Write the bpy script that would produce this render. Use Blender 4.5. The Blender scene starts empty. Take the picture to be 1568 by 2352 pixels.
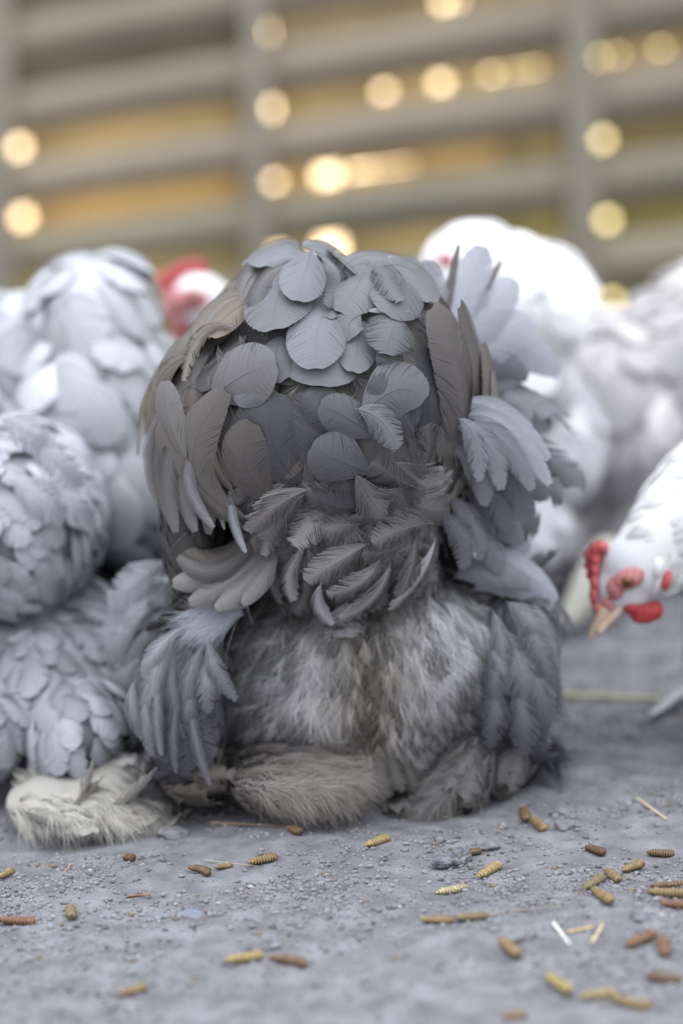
import bpy, math, random
import numpy as np
from mathutils import Matrix, Vector

# ------------------------------------------------------------------ camera, world, sun, exposure
scn = bpy.context.scene
C = scn.collection
W_PX, H_PX, F_PX = 1568.0, 2352.0, 5553.0
PITCH, ROLL = math.radians(10.1), math.radians(3.0)
CAM = np.array([0.0, -1.24, 0.40])
FOCUS = 1.252
cam_d = bpy.data.cameras.new('camera')
cam = bpy.data.objects.new('camera', cam_d); C.objects.link(cam)
R = Matrix.Rotation(math.pi / 2 - PITCH, 4, 'X') @ Matrix.Rotation(-ROLL, 4, 'Z')
cam.matrix_world = Matrix.Translation(Vector(CAM)) @ R
cam_d.sensor_fit = 'VERTICAL'; cam_d.sensor_height = 36.0; cam_d.sensor_width = 24.0
cam_d.lens = 36.0 * F_PX / H_PX
cam_d.clip_start = 0.05; cam_d.clip_end = 500
cam_d.dof.use_dof = True
cam_d.dof.focus_distance = FOCUS
cam_d.dof.aperture_fstop = cam_d.lens / 30.5
cam_d.dof.aperture_blades = 8
cam_d.dof.aperture_rotation = math.radians(12)
scn.camera = cam
scn.view_settings.view_transform = 'Standard'
scn.view_settings.look = 'None'
scn.view_settings.gamma = 1.0
scn.view_settings.use_curve_mapping = False
scn.view_settings.exposure = 0.25
scn.cycles.max_bounces = 7
scn.cycles.diffuse_bounces = 4
scn.cycles.use_denoising = True
scn.cycles.sample_clamp_indirect = 4.0

world = bpy.data.worlds.new('sky'); scn.world = world
world.use_nodes = True
wn = world.node_tree; wn.nodes.clear()
wo = wn.nodes.new('ShaderNodeOutputWorld'); wb = wn.nodes.new('ShaderNodeBackground')
tc = wn.nodes.new('ShaderNodeTexCoord'); sx = wn.nodes.new('ShaderNodeSeparateXYZ')
rp = wn.nodes.new('ShaderNodeValToRGB')
rp.color_ramp.elements[0].position = 0.0; rp.color_ramp.elements[0].color = (0.30, 0.30, 0.31, 1)
rp.color_ramp.elements[1].position = 1.0; rp.color_ramp.elements[1].color = (2.3, 2.38, 2.55, 1)
e = rp.color_ramp.elements.new(0.40); e.color = (0.78, 0.805, 0.86, 1)
wn.links.new(tc.outputs['Generated'], sx.inputs[0]); wn.links.new(sx.outputs['Z'], rp.inputs[0])
wn.links.new(rp.outputs[0], wb.inputs['Color']); wb.inputs['Strength'].default_value = 1.45
wn.links.new(wb.outputs[0], wo.inputs['Surface'])

sun_d = bpy.data.lights.new('sun', 'SUN'); sun_d.energy = 25; sun_d.angle = math.radians(0.6)
sun_d.color = (1.0, 0.93, 0.80)
sun = bpy.data.objects.new('sun', sun_d); C.objects.link(sun)
sd = Vector((0.05, math.cos(math.radians(40)), math.sin(math.radians(40))))    # direction to the sun: beyond the fence
sun.rotation_euler = sd.to_track_quat('Z', 'Y').to_euler()

# ------------------------------------------------------------------ helpers
RNG = np.random.default_rng(7)
RM = np.array(R.to_3x3())
def P(px, py, Y):
    """world point(s) seen at this place of the photograph, standing at depth Y"""
    px, py, Y = np.broadcast_arrays(np.asarray(px, float), np.asarray(py, float), np.asarray(Y, float))
    d = np.stack([(px - W_PX / 2) / F_PX, -(py - H_PX / 2) / F_PX, -np.ones_like(px)], -1) @ RM.T
    return CAM + d * ((Y - CAM[1]) / d[..., 1])[..., None]
def G(px, py, z=0.0):
    d = np.array([(px - W_PX / 2) / F_PX, -(py - H_PX / 2) / F_PX, -1.0]) @ RM.T
    return CAM + d * ((z - CAM[2]) / d[2])
def PPM(Y):
    return F_PX / ((Y - CAM[1]) * math.cos(PITCH) + 0.03)
def nrm(v):
    v = np.asarray(v, float); return v / (np.linalg.norm(v, axis=-1, keepdims=True) + 1e-12)

def mat(name, color=(0.5, 0.5, 0.5), rough=0.8, spec=0.3, attr=False, trans=0.0, noise=None, bump=None, sss=0.0, sheen=0.0):
    m = bpy.data.materials.new(name); m.use_nodes = True
    nt = m.node_tree; N = nt.nodes; L = nt.links
    b = N['Principled BSDF']; out = N['Material Output']
    b.inputs['Roughness'].default_value = rough
    b.inputs['Specular IOR Level'].default_value = spec
    if sss: b.inputs['Subsurface Weight'].default_value = sss; b.inputs['Subsurface Scale'].default_value = 0.004
    if sheen: b.inputs['Sheen Weight'].default_value = sheen
    src = None
    if attr:
        a = N.new('ShaderNodeAttribute'); a.attribute_name = 'tint'; src = a.outputs['Color']
    else:
        b.inputs['Base Color'].default_value = (*color, 1)
    t = N.new('ShaderNodeTexCoord')
    if noise:     # (scale, lo colour, hi colour[, detail])
        n = N.new('ShaderNodeTexNoise'); n.inputs['Scale'].default_value = noise[0]
        n.inputs['Detail'].default_value = noise[3] if len(noise) > 3 else 4
        r = N.new('ShaderNodeValToRGB')
        r.color_ramp.elements[0].position = 0.35; r.color_ramp.elements[0].color = (*noise[1], 1)
        r.color_ramp.elements[1].position = 0.68; r.color_ramp.elements[1].color = (*noise[2], 1)
        L.new(t.outputs['Object'], n.inputs['Vector']); L.new(n.outputs['Fac'], r.inputs[0])
        if attr:
            mx = N.new('ShaderNodeMix'); mx.data_type = 'RGBA'; mx.blend_type = 'MULTIPLY'; mx.inputs[0].default_value = 1
            L.new(src, mx.inputs[6]); L.new(r.outputs[0], mx.inputs[7]); src = mx.outputs[2]
        else:
            src = r.outputs[0]
    if src: L.new(src, b.inputs['Base Color'])
    if bump:      # (scale, distance, strength)
        n2 = N.new('ShaderNodeTexNoise'); n2.inputs['Scale'].default_value = bump[0]; n2.inputs['Detail'].default_value = 6
        bp = N.new('ShaderNodeBump'); bp.inputs['Distance'].default_value = bump[1]; bp.inputs['Strength'].default_value = bump[2]
        L.new(t.outputs['Object'], n2.inputs['Vector']); L.new(n2.outputs['Fac'], bp.inputs['Height']); L.new(bp.outputs[0], b.inputs['Normal'])
    if trans:
        tr = N.new('ShaderNodeBsdfTranslucent'); ms = N.new('ShaderNodeMixShader'); ms.inputs[0].default_value = trans
        if src: L.new(src, tr.inputs['Color'])
        else: tr.inputs['Color'].default_value = (*color, 1)
        L.new(b.outputs[0], ms.inputs[1]); L.new(tr.outputs[0], ms.inputs[2]); L.new(ms.outputs[0], out.inputs['Surface'])
    return m

def mesh_obj(name, V, F, m, parent=None, tint=None, smooth=True, origin=None):
    V = np.asarray(V, np.float32); F = np.asarray(F, np.int32)
    if origin is not None: V = V - np.asarray(origin, np.float32)
    me = bpy.data.meshes.new(name); k = F.shape[1]
    me.vertices.add(len(V)); me.vertices.foreach_set('co', V.ravel())
    me.loops.add(F.size); me.loops.foreach_set('vertex_index', F.ravel())
    me.polygons.add(len(F)); me.polygons.foreach_set('loop_start', np.arange(0, F.size, k, dtype=np.int32))
    me.polygons.foreach_set('loop_total', np.full(len(F), k, np.int32))
    if smooth: me.polygons.foreach_set('use_smooth', np.ones(len(F), bool))
    if tint is not None:
        a = me.color_attributes.new('tint', 'FLOAT_COLOR', 'POINT')
        a.data.foreach_set('color', np.concatenate([np.asarray(tint, np.float32), np.ones((len(V), 1), np.float32)], 1).ravel())
    me.update(calc_edges=True)
    me.materials.append(m)
    o = bpy.data.objects.new(name, me); C.objects.link(o)
    if origin is not None: o.location = Vector(np.asarray(origin, float))
    if parent: o.parent = parent; o.matrix_parent_inverse = Matrix.Translation(-parent.location)
    return o
def tag(o, label=None, cat=None, group=None, kind=None):
    if label: o['label'] = label
    if cat: o['category'] = cat
    if group: o['group'] = group
    if kind: o['kind'] = kind
    return o
def empty(name, loc):
    o = bpy.data.objects.new(name, None); C.objects.link(o); o.location = Vector(np.asarray(loc, float)); o.empty_display_size = 0.05
    return o

# --- ellipsoids and chains that a body grows from
def E(px, py, Y, rx, ry, rd, rot=0.0):
    k = PPM(Y); a = math.radians(-rot)
    return dict(c=P(px, py, Y), r=np.array([rx / k, rd, ry / k]), M=np.array([[math.cos(a), 0, math.sin(a)], [0, 1, 0], [-math.sin(a), 0, math.cos(a)]]))
def chain(pts, n=10):
    """pts: (px,py,Y,r_px[,depth ratio])"""
    out = []
    for p, q in zip(pts[:-1], pts[1:]):
        for i in range(n):
            s = i / n; v = [p[j] * (1 - s) + q[j] * s for j in range(4)]
            out.append(E(v[0], v[1], v[2], v[3], v[3], v[3] / PPM(v[2])))
    v = pts[-1]; out.append(E(v[0], v[1], v[2], v[3], v[3], v[3] / PPM(v[2])))
    return out
_u, _v = 20, 12
def ell_mesh(e):
    th = np.linspace(0, 2 * np.pi, _u, endpoint=False); ph = np.linspace(0, np.pi, _v + 2)[1:-1]
    s = np.stack([np.outer(np.sin(ph), np.cos(th)), np.outer(np.sin(ph), np.sin(th)), np.outer(np.cos(ph), np.ones(_u))], -1).reshape(-1, 3)
    s = np.concatenate([s, [[0, 0, 1], [0, 0, -1]]])
    V = (s * e['r']) @ e['M'].T + e['c']
    F = []
    for i in range(_v - 1):
        for j in range(_u):
            k = (j + 1) % _u
            F += [(i * _u + j, (i + 1) * _u + j, (i + 1) * _u + k), (i * _u + j, (i + 1) * _u + k, i * _u + k)]
    n = _v * _u
    for j in range(_u):
        k = (j + 1) % _u
        F += [(n, j, k), (n + 1, (_v - 1) * _u + k, (_v - 1) * _u + j)]
    return V, np.array(F)
def blob(name, ells, m, parent=None, voxel=0.004, smooth=4, tint=None, origin=None):
    Vs, Fs, n = [], [], 0
    for e_ in ells:
        V, F = ell_mesh(e_); Vs.append(V); Fs.append(F + n); n += len(V)
    tmp = mesh_obj('tmp', np.concatenate(Vs), np.concatenate(Fs), m)
    md = tmp.modifiers.new('r', 'REMESH'); md.mode = 'VOXEL'; md.voxel_size = voxel; md.use_smooth_shade = True
    if smooth:
        ms = tmp.modifiers.new('s', 'SMOOTH'); ms.factor = 0.6; ms.iterations = smooth
    dg = bpy.context.evaluated_depsgraph_get()
    me = bpy.data.meshes.new_from_object(tmp.evaluated_get(dg))
    old = tmp.data; bpy.data.objects.remove(tmp); bpy.data.meshes.remove(old)
    me.name = name
    if origin is not None: me.transform(Matrix.Translation(-Vector(np.asarray(origin, float))))
    if not me.materials: me.materials.append(m)
    if tint is not None:
        a = me.color_attributes.new('tint', 'FLOAT_COLOR', 'POINT')
        a.data.foreach_set('color', np.tile(np.array([*tint, 1.0], np.float32), len(me.vertices)))
    o = bpy.data.objects.new(name, me); C.objects.link(o)
    if origin is not None: o.location = Vector(np.asarray(origin, float))
    if parent: o.parent = parent; o.matrix_parent_inverse = Matrix.Translation(-parent.location)
    return o

# --- feathers: a shaft with barbs as narrow ribbons on both sides
class Acc:
    def __init__(s): s.V = []; s.F = []; s.T = []; s.n = 0
    def add(s, V, F, T): s.V.append(V); s.F.append(F + s.n); s.T.append(T); s.n += len(V)
    def build(s, name, m, parent=None):
        V = np.concatenate(s.V)
        return mesh_obj(name, V, np.concatenate(s.F), m, parent, np.concatenate(s.T), origin=V.mean(0))

def bez(b, t):
    t = np.asarray(t)[..., None]
    return (1 - t) ** 2 * b[0] + 2 * t * (1 - t) * b[1] + t * t * b[2]
def dbez(b, t):
    t = np.asarray(t)[..., None]
    return 2 * (1 - t) * (b[1] - b[0]) + 2 * t * (b[2] - b[1])
def feather(acc, base, mid, tip, W, N, tint, nb=100, K=7, sweep=0.4, fray=0.15, cov=0.5, cup=0.25, tilt=0.12, a=0.35, b_=0.6, shaft=1.0, tipcurl=0.0, tgrad=0.1):
    rng = RNG
    base, mid, tip = (np.asarray(v, float) for v in (base, mid, tip))
    b = np.array([base, 2 * mid - 0.5 * (base + tip), tip])
    Ln = np.linalg.norm(tip - base) + 1e-9
    N = nrm(N)
    fr = min(fray, 1.2) ** 1.7
    i = np.arange(nb); ti = 0.04 + 0.94 * (i + 0.5) / nb; dt0 = 0.94 / nb
    Vs, Ts, Fs = [], [], []
    v = np.linspace(0, 1, K)[None, :]
    for side in (-1, 1):
        # clumps of barbs that cling together
        cl = np.zeros(nb); cid = np.zeros(nb, int); k = 0; c_ = 0
        while k < nb:
            s = int(rng.integers(4, 13)) * max(1, nb // 60); s = max(2, s)
            cl[k:k + s] = k + s / 2 - 0.5; cid[k:k + s] = c_; c_ += 1; k += s
        co = rng.normal(0, 1, c_)[cid]; cs = rng.normal(0, 1, c_)[cid]
        te = ti + sweep * (1 - ti) * (1 + 0.10 * fr * co)
        te = np.minimum(te, 0.995)
        w = W * np.minimum(1, te / a) ** 0.65 * np.where(te < b_, 1, np.sqrt(np.clip(1 - ((te - b_) / (1 - b_)) ** 2, 0, 1)))
        w = w * (1 - fr * 0.45 * rng.random(nb) ** 2) * (1 + 0.08 * fr * cs) * (1 + 0.02 * rng.normal(0, 1, nb))
        t = ti[:, None] + (te - ti)[:, None] * v ** 1.25 + (min(fray, .8) * 0.5 * (cl - i) * dt0)[:, None] * v ** 2
        lat = w[:, None] * v ** 0.9
        zoff = -cup * (lat ** 2) / (W + 1e-9) + (fr * W * 0.12 * co)[:, None] * v ** 2 + (fr * W * 0.05 * rng.normal(0, 1, nb))[:, None] * v ** 2
        hw = dt0 * (0.62 * (1 - v) + cov * v) * np.ones_like(t)
        hw[:, -1] *= max(.3, .95 - 1.6 * fray)
        pts = []
        for sg in (-1, 1):
            tt = np.clip(t + sg * hw, 0, 1.02)
            c = bez(b, tt); T = nrm(dbez(b, tt)); S = nrm(np.cross(T, N)); NN = np.cross(S, T)
            pts.append(c + S * (side * lat)[..., None] + NN * (zoff + sg * tilt * dt0 * Ln + tipcurl * W * np.clip(tt - 0.6, 0, 1)[...] ** 2 * 6)[..., None])
        V = np.stack(pts, 2).reshape(-1, 3)          # nb*K*2
        r = (i[:, None] * K + np.arange(K - 1)[None, :]) * 2
        F = np.stack([r, r + 2, r + 3, r + 1], -1).reshape(-1, 4)
        sh = (1 + 0.04 * rng.normal(0, 1, nb) + 0.008 * co)[:, None] * (1 + tgrad * v)
        T_ = np.asarray(tint)[None, None, None, :] * sh[:, :, None, None] * np.ones((1, 1, 2, 1))
        acc.add(V, F, T_.reshape(-1, 3))
    if shaft:
        n = 12; t = np.linspace(0, 0.97, n); c = bez(b, t); T = nrm(dbez(b, t)); S = nrm(np.cross(T, N)); NN = np.cross(S, T)
        hw = (0.00030 * shaft * (1.05 - t))[:, None]
        V = np.stack([c - S * hw, c + NN * hw * 1.3, c + S * hw], 1).reshape(-1, 3)
        r = np.arange(n - 1) * 3
        F = np.concatenate([np.stack([r, r + 3, r + 4, r + 1], -1), np.stack([r + 1, r + 4, r + 5, r + 2], -1)])
        acc.add(V, F, np.tile(np.asarray(tint) * 0.8, (len(V), 1)))

def tuft(acc, p, d, n, L, spread, ns, w, tint, K=6, curl=0.3, lift=0.25, wave=0.03):
    """a plume of loose down: fine strands opening from one root"""
    rng = RNG; d = nrm(d); n = nrm(n); s = nrm(np.cross(d, n)); v = np.linspace(0, 1, K)[None, :, None]
    a_ = rng.normal(0, 1, ns) * spread; Ls = L * rng.uniform(.55, 1.05, ns); h = rng.normal(.5, .5, ns) * lift; cu = rng.normal(0, .6, ns) * curl + a_ * .35
    st = rng.random(ns) * .45                       # strands leave the shaft one after another
    root = p + d * (L * .6 * st)[:, None]
    di = nrm(d + s * a_[:, None] + n * h[:, None])
    Ls = (Ls * (1 - .35 * st))[:, None, None]
    ph = rng.uniform(0, 6.3, (ns, 1, 1))
    c = root[:, None, :] + di[:, None, :] * Ls * v + s * (cu[:, None, None] * Ls * v ** 2) - n * (lift * .8 * Ls * v ** 2) + s * (wave * Ls * np.sin(ph + v * 7) * v) + np.array([0, 0, -.12]) * Ls * v ** 2
    hw = (w * .5) * (1.05 - v) * s
    V = np.stack([c - hw, c + hw], 2)
    F0 = (np.arange(ns)[:, None] * K + np.arange(K - 1)[None, :]) * 2
    F = np.stack([F0, F0 + 2, F0 + 3, F0 + 1], -1).reshape(-1, 4)
    sh = (1 + .10 * rng.normal(0, 1, ns))[:, None, None, None] * (0.8 + .4 * v[:, :, None, :]) * np.ones((1, 1, 2, 1))
    acc.add(V.reshape(-1, 3), F, (np.asarray(tint) * sh).reshape(-1, 3))
def inside(p, e_, k=1.0):
    q = ((p - e_['c']) @ e_['M']) / (e_['r'] * k)
    return (q * q).sum(-1) < 1
def plumage(acc, ells, n, L, W, flow, tint, lift=0.004, nb=14, K=4, fray=0.3, cov=0.6, back=0.35, keep=None, others=None, tv=0.08, shaft=0.0, cup=0.25, sweep=0.45):
    """shingle feathers over the outside of a union of ellipsoids; flow(p, n) is the lie of the plumage"""
    rng = RNG; ar = []
    for e_ in ells:
        r = e_['r']; ar.append((r[0] * r[1] + r[0] * r[2] + r[1] * r[2]))
    ar = np.array(ar) / sum(ar); allE = others or ells
    todo = []
    for e_, q in zip(ells, ar):
        for _ in range(int(round(n * q))):
            s = nrm(rng.normal(size=3)); p = (s * e_['r']) @ e_['M'].T + e_['c']
            nn = nrm((s / e_['r']) @ e_['M'].T)
            if p[2] < 0.004: continue
            if np.dot(nn, nrm(CAM - p)) < -0.05 and rng.random() > back: continue
            if any((o is not e_) and inside(p, o, 0.97) for o in allE): continue
            if keep and not keep(p, nn): continue
            todo.append((p, nn, e_))
    todo.sort(key=lambda z: z[0][2])
    for p, nn, e_ in todo:
        d = np.asarray(flow(p, nn), float) + rng.normal(0, 0.18, 3); d = d - nn * np.dot(d, nn); d = nrm(d)
        l = L * rng.uniform(0.75, 1.25); w = W * rng.uniform(0.8, 1.2)
        Rr = 0.6 * float(np.mean(e_['r'])) + 0.4 * float(np.min(e_['r'])); lf = lift * rng.uniform(0.6, 1.5)
        base = p - nn * 0.001; mid = p + d * l * 0.5 + nn * (lf * 0.8 - l * l * 0.125 / Rr); tip = p + d * l + nn * (lf - min(l * l * 0.5 / Rr, 0.6 * l))
        if tip[2] < 0.003: tip[2] = 0.003
        tn = np.asarray(tint(p) if callable(tint) else tint) * (1 + tv * rng.normal())
        feather(acc, base, mid, tip, w, nn, tn, nb=nb, K=K, fray=fray, cov=cov, shaft=shaft, cup=cup, sweep=sweep)

# value noise
def vnoise(x, y, s, seed):
    g = np.random.default_rng(seed).random((256, 256)); x = x / s; y = y / s
    xi = np.floor(x).astype(int); yi = np.floor(y).astype(int); fx = x - xi; fy = y - yi
    fx = fx * fx * (3 - 2 * fx); fy = fy * fy * (3 - 2 * fy); xi &= 255; yi &= 255; x1 = (xi + 1) & 255; y1 = (yi + 1) & 255
    return (g[xi, yi] * (1 - fx) + g[x1, yi] * fx) * (1 - fy) + (g[xi, y1] * (1 - fx) + g[x1, y1] * fx) * fy - 0.5

# ------------------------------------------------------------------ materials
M_FEATHER = mat('feather_vane', attr=True, rough=0.55, spec=0.3, trans=0.16)
M_FAN = mat('feather_vane_thin', attr=True, rough=0.6, spec=0.2, trans=0.38)
M_SKIN = mat('body_down', attr=True, rough=0.95, spec=0.1)
M_RED = mat('red_comb_skin', rough=0.5, spec=0.4, noise=(260, (0.40, 0.055, 0.06), (0.56, 0.13, 0.13)), bump=(500, 0.001, 0.6), sss=0.15)
M_WATTLE = mat('dark_red_wattle_skin', rough=0.5, spec=0.3, noise=(260, (0.30, 0.025, 0.03), (0.42, 0.06, 0.06)), sss=.1)
M_FACE = mat('red_face_skin', rough=0.6, spec=0.3, noise=(300, (0.40, 0.14, 0.14), (0.55, 0.26, 0.26)), bump=(600, 0.001, 0.5))
M_LOBE = mat('pale_lobe_skin', color=(0.72, 0.72, 0.76), rough=0.6)
M_BEAK = mat('horn_beak', rough=0.35, spec=0.5, noise=(90, (0.62, 0.42, 0.28), (0.66, 0.55, 0.48)))
M_SPOT = mat('orange_yellow_spot', rough=0.4, color=(0.75, 0.42, 0.12))
M_IRIS = mat('orange_brown_iris', rough=0.15, spec=0.6, color=(0.20, 0.055, 0.015))
M_PUPIL = mat('black_pupil', rough=0.08, spec=0.7, color=(0.004, 0.004, 0.005))
M_LEG = mat('scaly_leg_skin', rough=0.6, noise=(200, (0.50, 0.48, 0.50), (0.66, 0.62, 0.58)))

# ------------------------------------------------------------------ ground
def ground_z(x, y):
    x = np.asarray(x, float) + 5; y = np.asarray(y, float) + 5
    z = 0.011 * vnoise(x, y, 0.16, 1) + 0.0050 * vnoise(x, y, 0.05, 2)
    c = vnoise(x, y, 0.016, 3); z = z + 0.0042 * np.clip(c, -0.1, 1)
    m = np.clip(vnoise(x, y, 0.09, 9) * 3 + 0.45, 0.15, 1)
    c2 = vnoise(x, y, 0.0065, 4); z = z + 0.0032 * np.clip(c2 - 0.05, 0, 1) * m
    z = z + 0.0013 * vnoise(x, y, 0.0028, 5) * m
    return z - 0.004
def axis(lo, a, b, hi, step, big):
    l = [a]; s = step
    while l[-1] > lo: s *= 1.12; l.append(l[-1] - min(s, big))
    r = [b]; s = step
    while r[-1] < hi: s *= 1.12; r.append(r[-1] + min(s, big))
    return np.array(l[::-1] + list(np.arange(a + step, b, step)) + r)
gx = axis(-8, -0.27, 0.27, 8, 0.0013, 0.4); gy = axis(-3, -0.34, 0.20, 2.75, 0.0013, 0.2)
X, Yg = np.meshgrid(gx, gy, indexing='ij')
Z = ground_z(X, Yg)
n1, n2 = X.shape
idx = np.arange(n1 * n2).reshape(n1, n2)
M_GROUND = mat('packed_grey_earth', rough=0.95, spec=0.15, noise=(55, (0.165, 0.164, 0.178), (0.285, 0.284, 0.306), 10), bump=(1100, 0.0014, 1.0))
g = mesh_obj('ground', np.stack([X, Yg, Z], -1).reshape(-1, 3), np.stack([idx[:-1, :-1], idx[1:, :-1], idx[1:, 1:], idx[:-1, 1:]], -1).reshape(-1, 4), M_GROUND)
tag(g, 'packed grey sandy earth of the chicken run', None, None, 'structure')
# sunlit field beyond the fence: rises gently
M_FIELD = mat('sunlit_dry_field', rough=1.0, spec=0.0)
nt = M_FIELD.node_tree; N_ = nt.nodes; L_ = nt.links
t_ = N_.new('ShaderNodeTexCoord'); s_ = N_.new('ShaderNodeSeparateXYZ'); r_ = N_.new('ShaderNodeValToRGB'); mp = N_.new('ShaderNodeMapRange'); dv = N_.new('ShaderNodeMath'); dv.operation = 'DIVIDE'
ad = N_.new('ShaderNodeMath'); ad.operation = 'ADD'; ad.inputs[1].default_value = 1.24
L_.new(t_.outputs['Object'], s_.inputs[0]); L_.new(s_.outputs['Y'], ad.inputs[0]); L_.new(s_.outputs['X'], dv.inputs[0]); L_.new(ad.outputs[0], dv.inputs[1])
mp.inputs[1].default_value = 0.04; mp.inputs[2].default_value = 0.09
L_.new(dv.outputs[0], mp.inputs[0]); L_.new(mp.outputs[0], r_.inputs[0]); L_.new(r_.outputs[0], N_['Principled BSDF'].inputs['Base Color'])
r_.color_ramp.elements[0].color = (0.80, 0.62, 0.40, 1); r_.color_ramp.elements[1].color = (0.66, 0.56, 0.29, 1)
fv = np.array([[-60, 2.75, -0.01], [60, 2.75, -0.01], [60, 6, 0.0], [-60, 6, 0.0], [60, 120, 9.0], [-60, 120, 9.0]], float)
tag(mesh_obj('field', fv, np.array([[0, 1, 2, 3], [3, 2, 4, 5]]), M_FIELD, smooth=False), 'sunlit dry field beyond the fence', None, None, 'structure')

# ------------------------------------------------------------------ fence
FY = 2.20
lines_px = {-1: (14, -100, -252), 0: (176, 72, -60), 1: (338, 249, 130), 2: (500, 418, 320), 3: (662, 585, 506), 4: (824, 750, 694)}
def line_pt(k, px):
    if k in lines_px: ys = lines_px[k]
    elif k < -1:
        ys = tuple(lines_px[-1][j] + (k + 1) * (162, 172, 190)[j] for j in range(3))
    else:
        ys = tuple(lines_px[4][j] + (k - 4) * (162, 172, 190)[j] for j in range(3))
    if px < 625: y = ys[0] + (px - 45) / 580 * (ys[1] - ys[0])
    else: y = ys[1] + (px - 625) / 765 * (ys[2] - ys[1])
    return y
KF = PPM(FY)
fence = empty('slatted_fence', (0, FY, 0))
tag(fence, 'weathered grey slatted timber fence behind the hens with glowing gaps', 'fence')
def slab(acc, xs, ytop, ybot, Y0, Y1, tint):
    """board between two sloping edges given in picture rows, Y0 front face, Y1 back face"""
    n = len(xs); rows = []
    for Yd, yy in ((Y0, ytop), (Y1, ytop), (Y1, ybot), (Y0, ybot)):
        q = P(np.array(xs), np.array(yy), FY); q = q.copy(); q[:, 1] = Yd; q[:, 2] = np.maximum(q[:, 2], 0.004); rows.append(q)
    V = np.stack(rows, 1).reshape(-1, 3); F = []
    for i in range(n - 1):
        for j in range(4):
            k = (j + 1) % 4
            F.append((i * 4 + j, i * 4 + k, (i + 1) * 4 + k, (i + 1) * 4 + j))
    F.append((3, 2, 1, 0)); F.append(((n - 1) * 4, (n - 1) * 4 + 1, (n - 1) * 4 + 2, (n - 1) * 4 + 3))
    acc.add(V, np.array(F), np.tile(np.array(tint), (len(V), 1)))
front = Acc(); glow_boards = Acc()
XS = [-9000, -3000, 45, 625, 1390, 3500, 9000]
GAP = {0: 32, 1: 34, 2: 36, 3: 35, 4: 32, -1: 26}
for k in range(-21, 6):
    g0 = GAP.get(k, 24); g1 = GAP.get(k + 1, 24)
    yt = [line_pt(k, x) + g0 for x in XS]; yb = [line_pt(k + 1, x) - g1 for x in XS]
    if P(625, yt[3], FY)[2] < 0.02: continue
    s = RNG.uniform(0.9, 1.08)
    slab(front, XS, yt, yb, FY - 0.005, FY + 0.003, (0.36 * s, 0.315 * s, 0.245 * s) if k < 2 else (0.335 * s, 0.31 * s, 0.235 * s))
# chinks where daylight comes through between the added, glow-coloured gap boards: (px, width, height) on each gap line
H = {-1: [(1020, 26, 20), (1050, 14, 14)],
     0: [(608, 26, 26), (1374, 24, 22), (1418, 18, 16), (1520, 18, 16)],
     1: [(42, 27, 27), (618, 27, 27), (882, 26, 15), (1012, 27, 20), (1130, 26, 9), (1188, 50, 3), (1228, 26, 5)],
     2: [(50, 29, 28), (629, 24, 16), (752, 46, 27), (830, 60, 9), (905, 80, 4), (1385, 26, 22)],
     3: [(640, 26, 18), (757, 52, 42), (1396, 26, 22)],
     4: [(1406, 26, 20)]}
# bring every chink onto its own row
CH = {}
for row, lst in H.items():
    for (x, w, h) in lst: CH.setdefault(row, []).append((x, w, h))
CH[0] = [c for c in CH[0] if c[0] in (608,)]
CH[1] = [c for c in CH[1]] + [(1374, 24, 13), (1418, 20, 7), (1520, 22, 8)]
CH[0] += [(1020, 26, 20), (1050, 14, 14)]; CH[-1] = []
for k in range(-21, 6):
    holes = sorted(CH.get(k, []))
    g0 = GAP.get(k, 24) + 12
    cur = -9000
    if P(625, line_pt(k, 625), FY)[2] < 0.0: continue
    if k == 0: tt = lambda x: (0.23, 0.19, 0.135) if x < 590 else (0.50, 0.37, 0.20)  # board tints paint the sunlit glow of each gap, duller where it fades
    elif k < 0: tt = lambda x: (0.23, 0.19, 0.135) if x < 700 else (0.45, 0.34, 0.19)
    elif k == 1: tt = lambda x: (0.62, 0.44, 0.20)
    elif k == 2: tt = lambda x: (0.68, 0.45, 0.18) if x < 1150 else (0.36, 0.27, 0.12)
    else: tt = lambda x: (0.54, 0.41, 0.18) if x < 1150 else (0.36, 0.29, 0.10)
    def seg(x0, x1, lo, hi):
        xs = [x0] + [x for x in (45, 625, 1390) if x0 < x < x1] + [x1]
        slab(glow_boards, xs, [line_pt(k, x) - hi for x in xs], [line_pt(k, x) + lo for x in xs], FY + 0.0035, FY + 0.020, tt((x0 + x1) / 2))
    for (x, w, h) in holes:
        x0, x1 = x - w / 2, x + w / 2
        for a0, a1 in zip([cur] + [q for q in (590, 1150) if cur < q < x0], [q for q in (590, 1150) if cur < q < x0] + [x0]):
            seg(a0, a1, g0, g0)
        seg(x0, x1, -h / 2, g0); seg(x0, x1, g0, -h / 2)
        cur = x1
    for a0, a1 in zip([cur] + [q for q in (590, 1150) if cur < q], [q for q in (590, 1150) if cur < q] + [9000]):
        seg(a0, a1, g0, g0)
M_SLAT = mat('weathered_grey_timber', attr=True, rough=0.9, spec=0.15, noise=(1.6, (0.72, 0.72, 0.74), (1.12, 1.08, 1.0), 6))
M_GAP_GLOW = mat('gap_glow_timber', attr=True, rough=0.85, spec=0.15, noise=(5, (0.75, 0.75, 0.75), (1.15, 1.1, 1.05)))  # added boards, sun glow of the gaps put into their honey colour
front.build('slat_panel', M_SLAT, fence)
glow_boards.build('gap_glow_panel', M_GAP_GLOW, fence)
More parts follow.
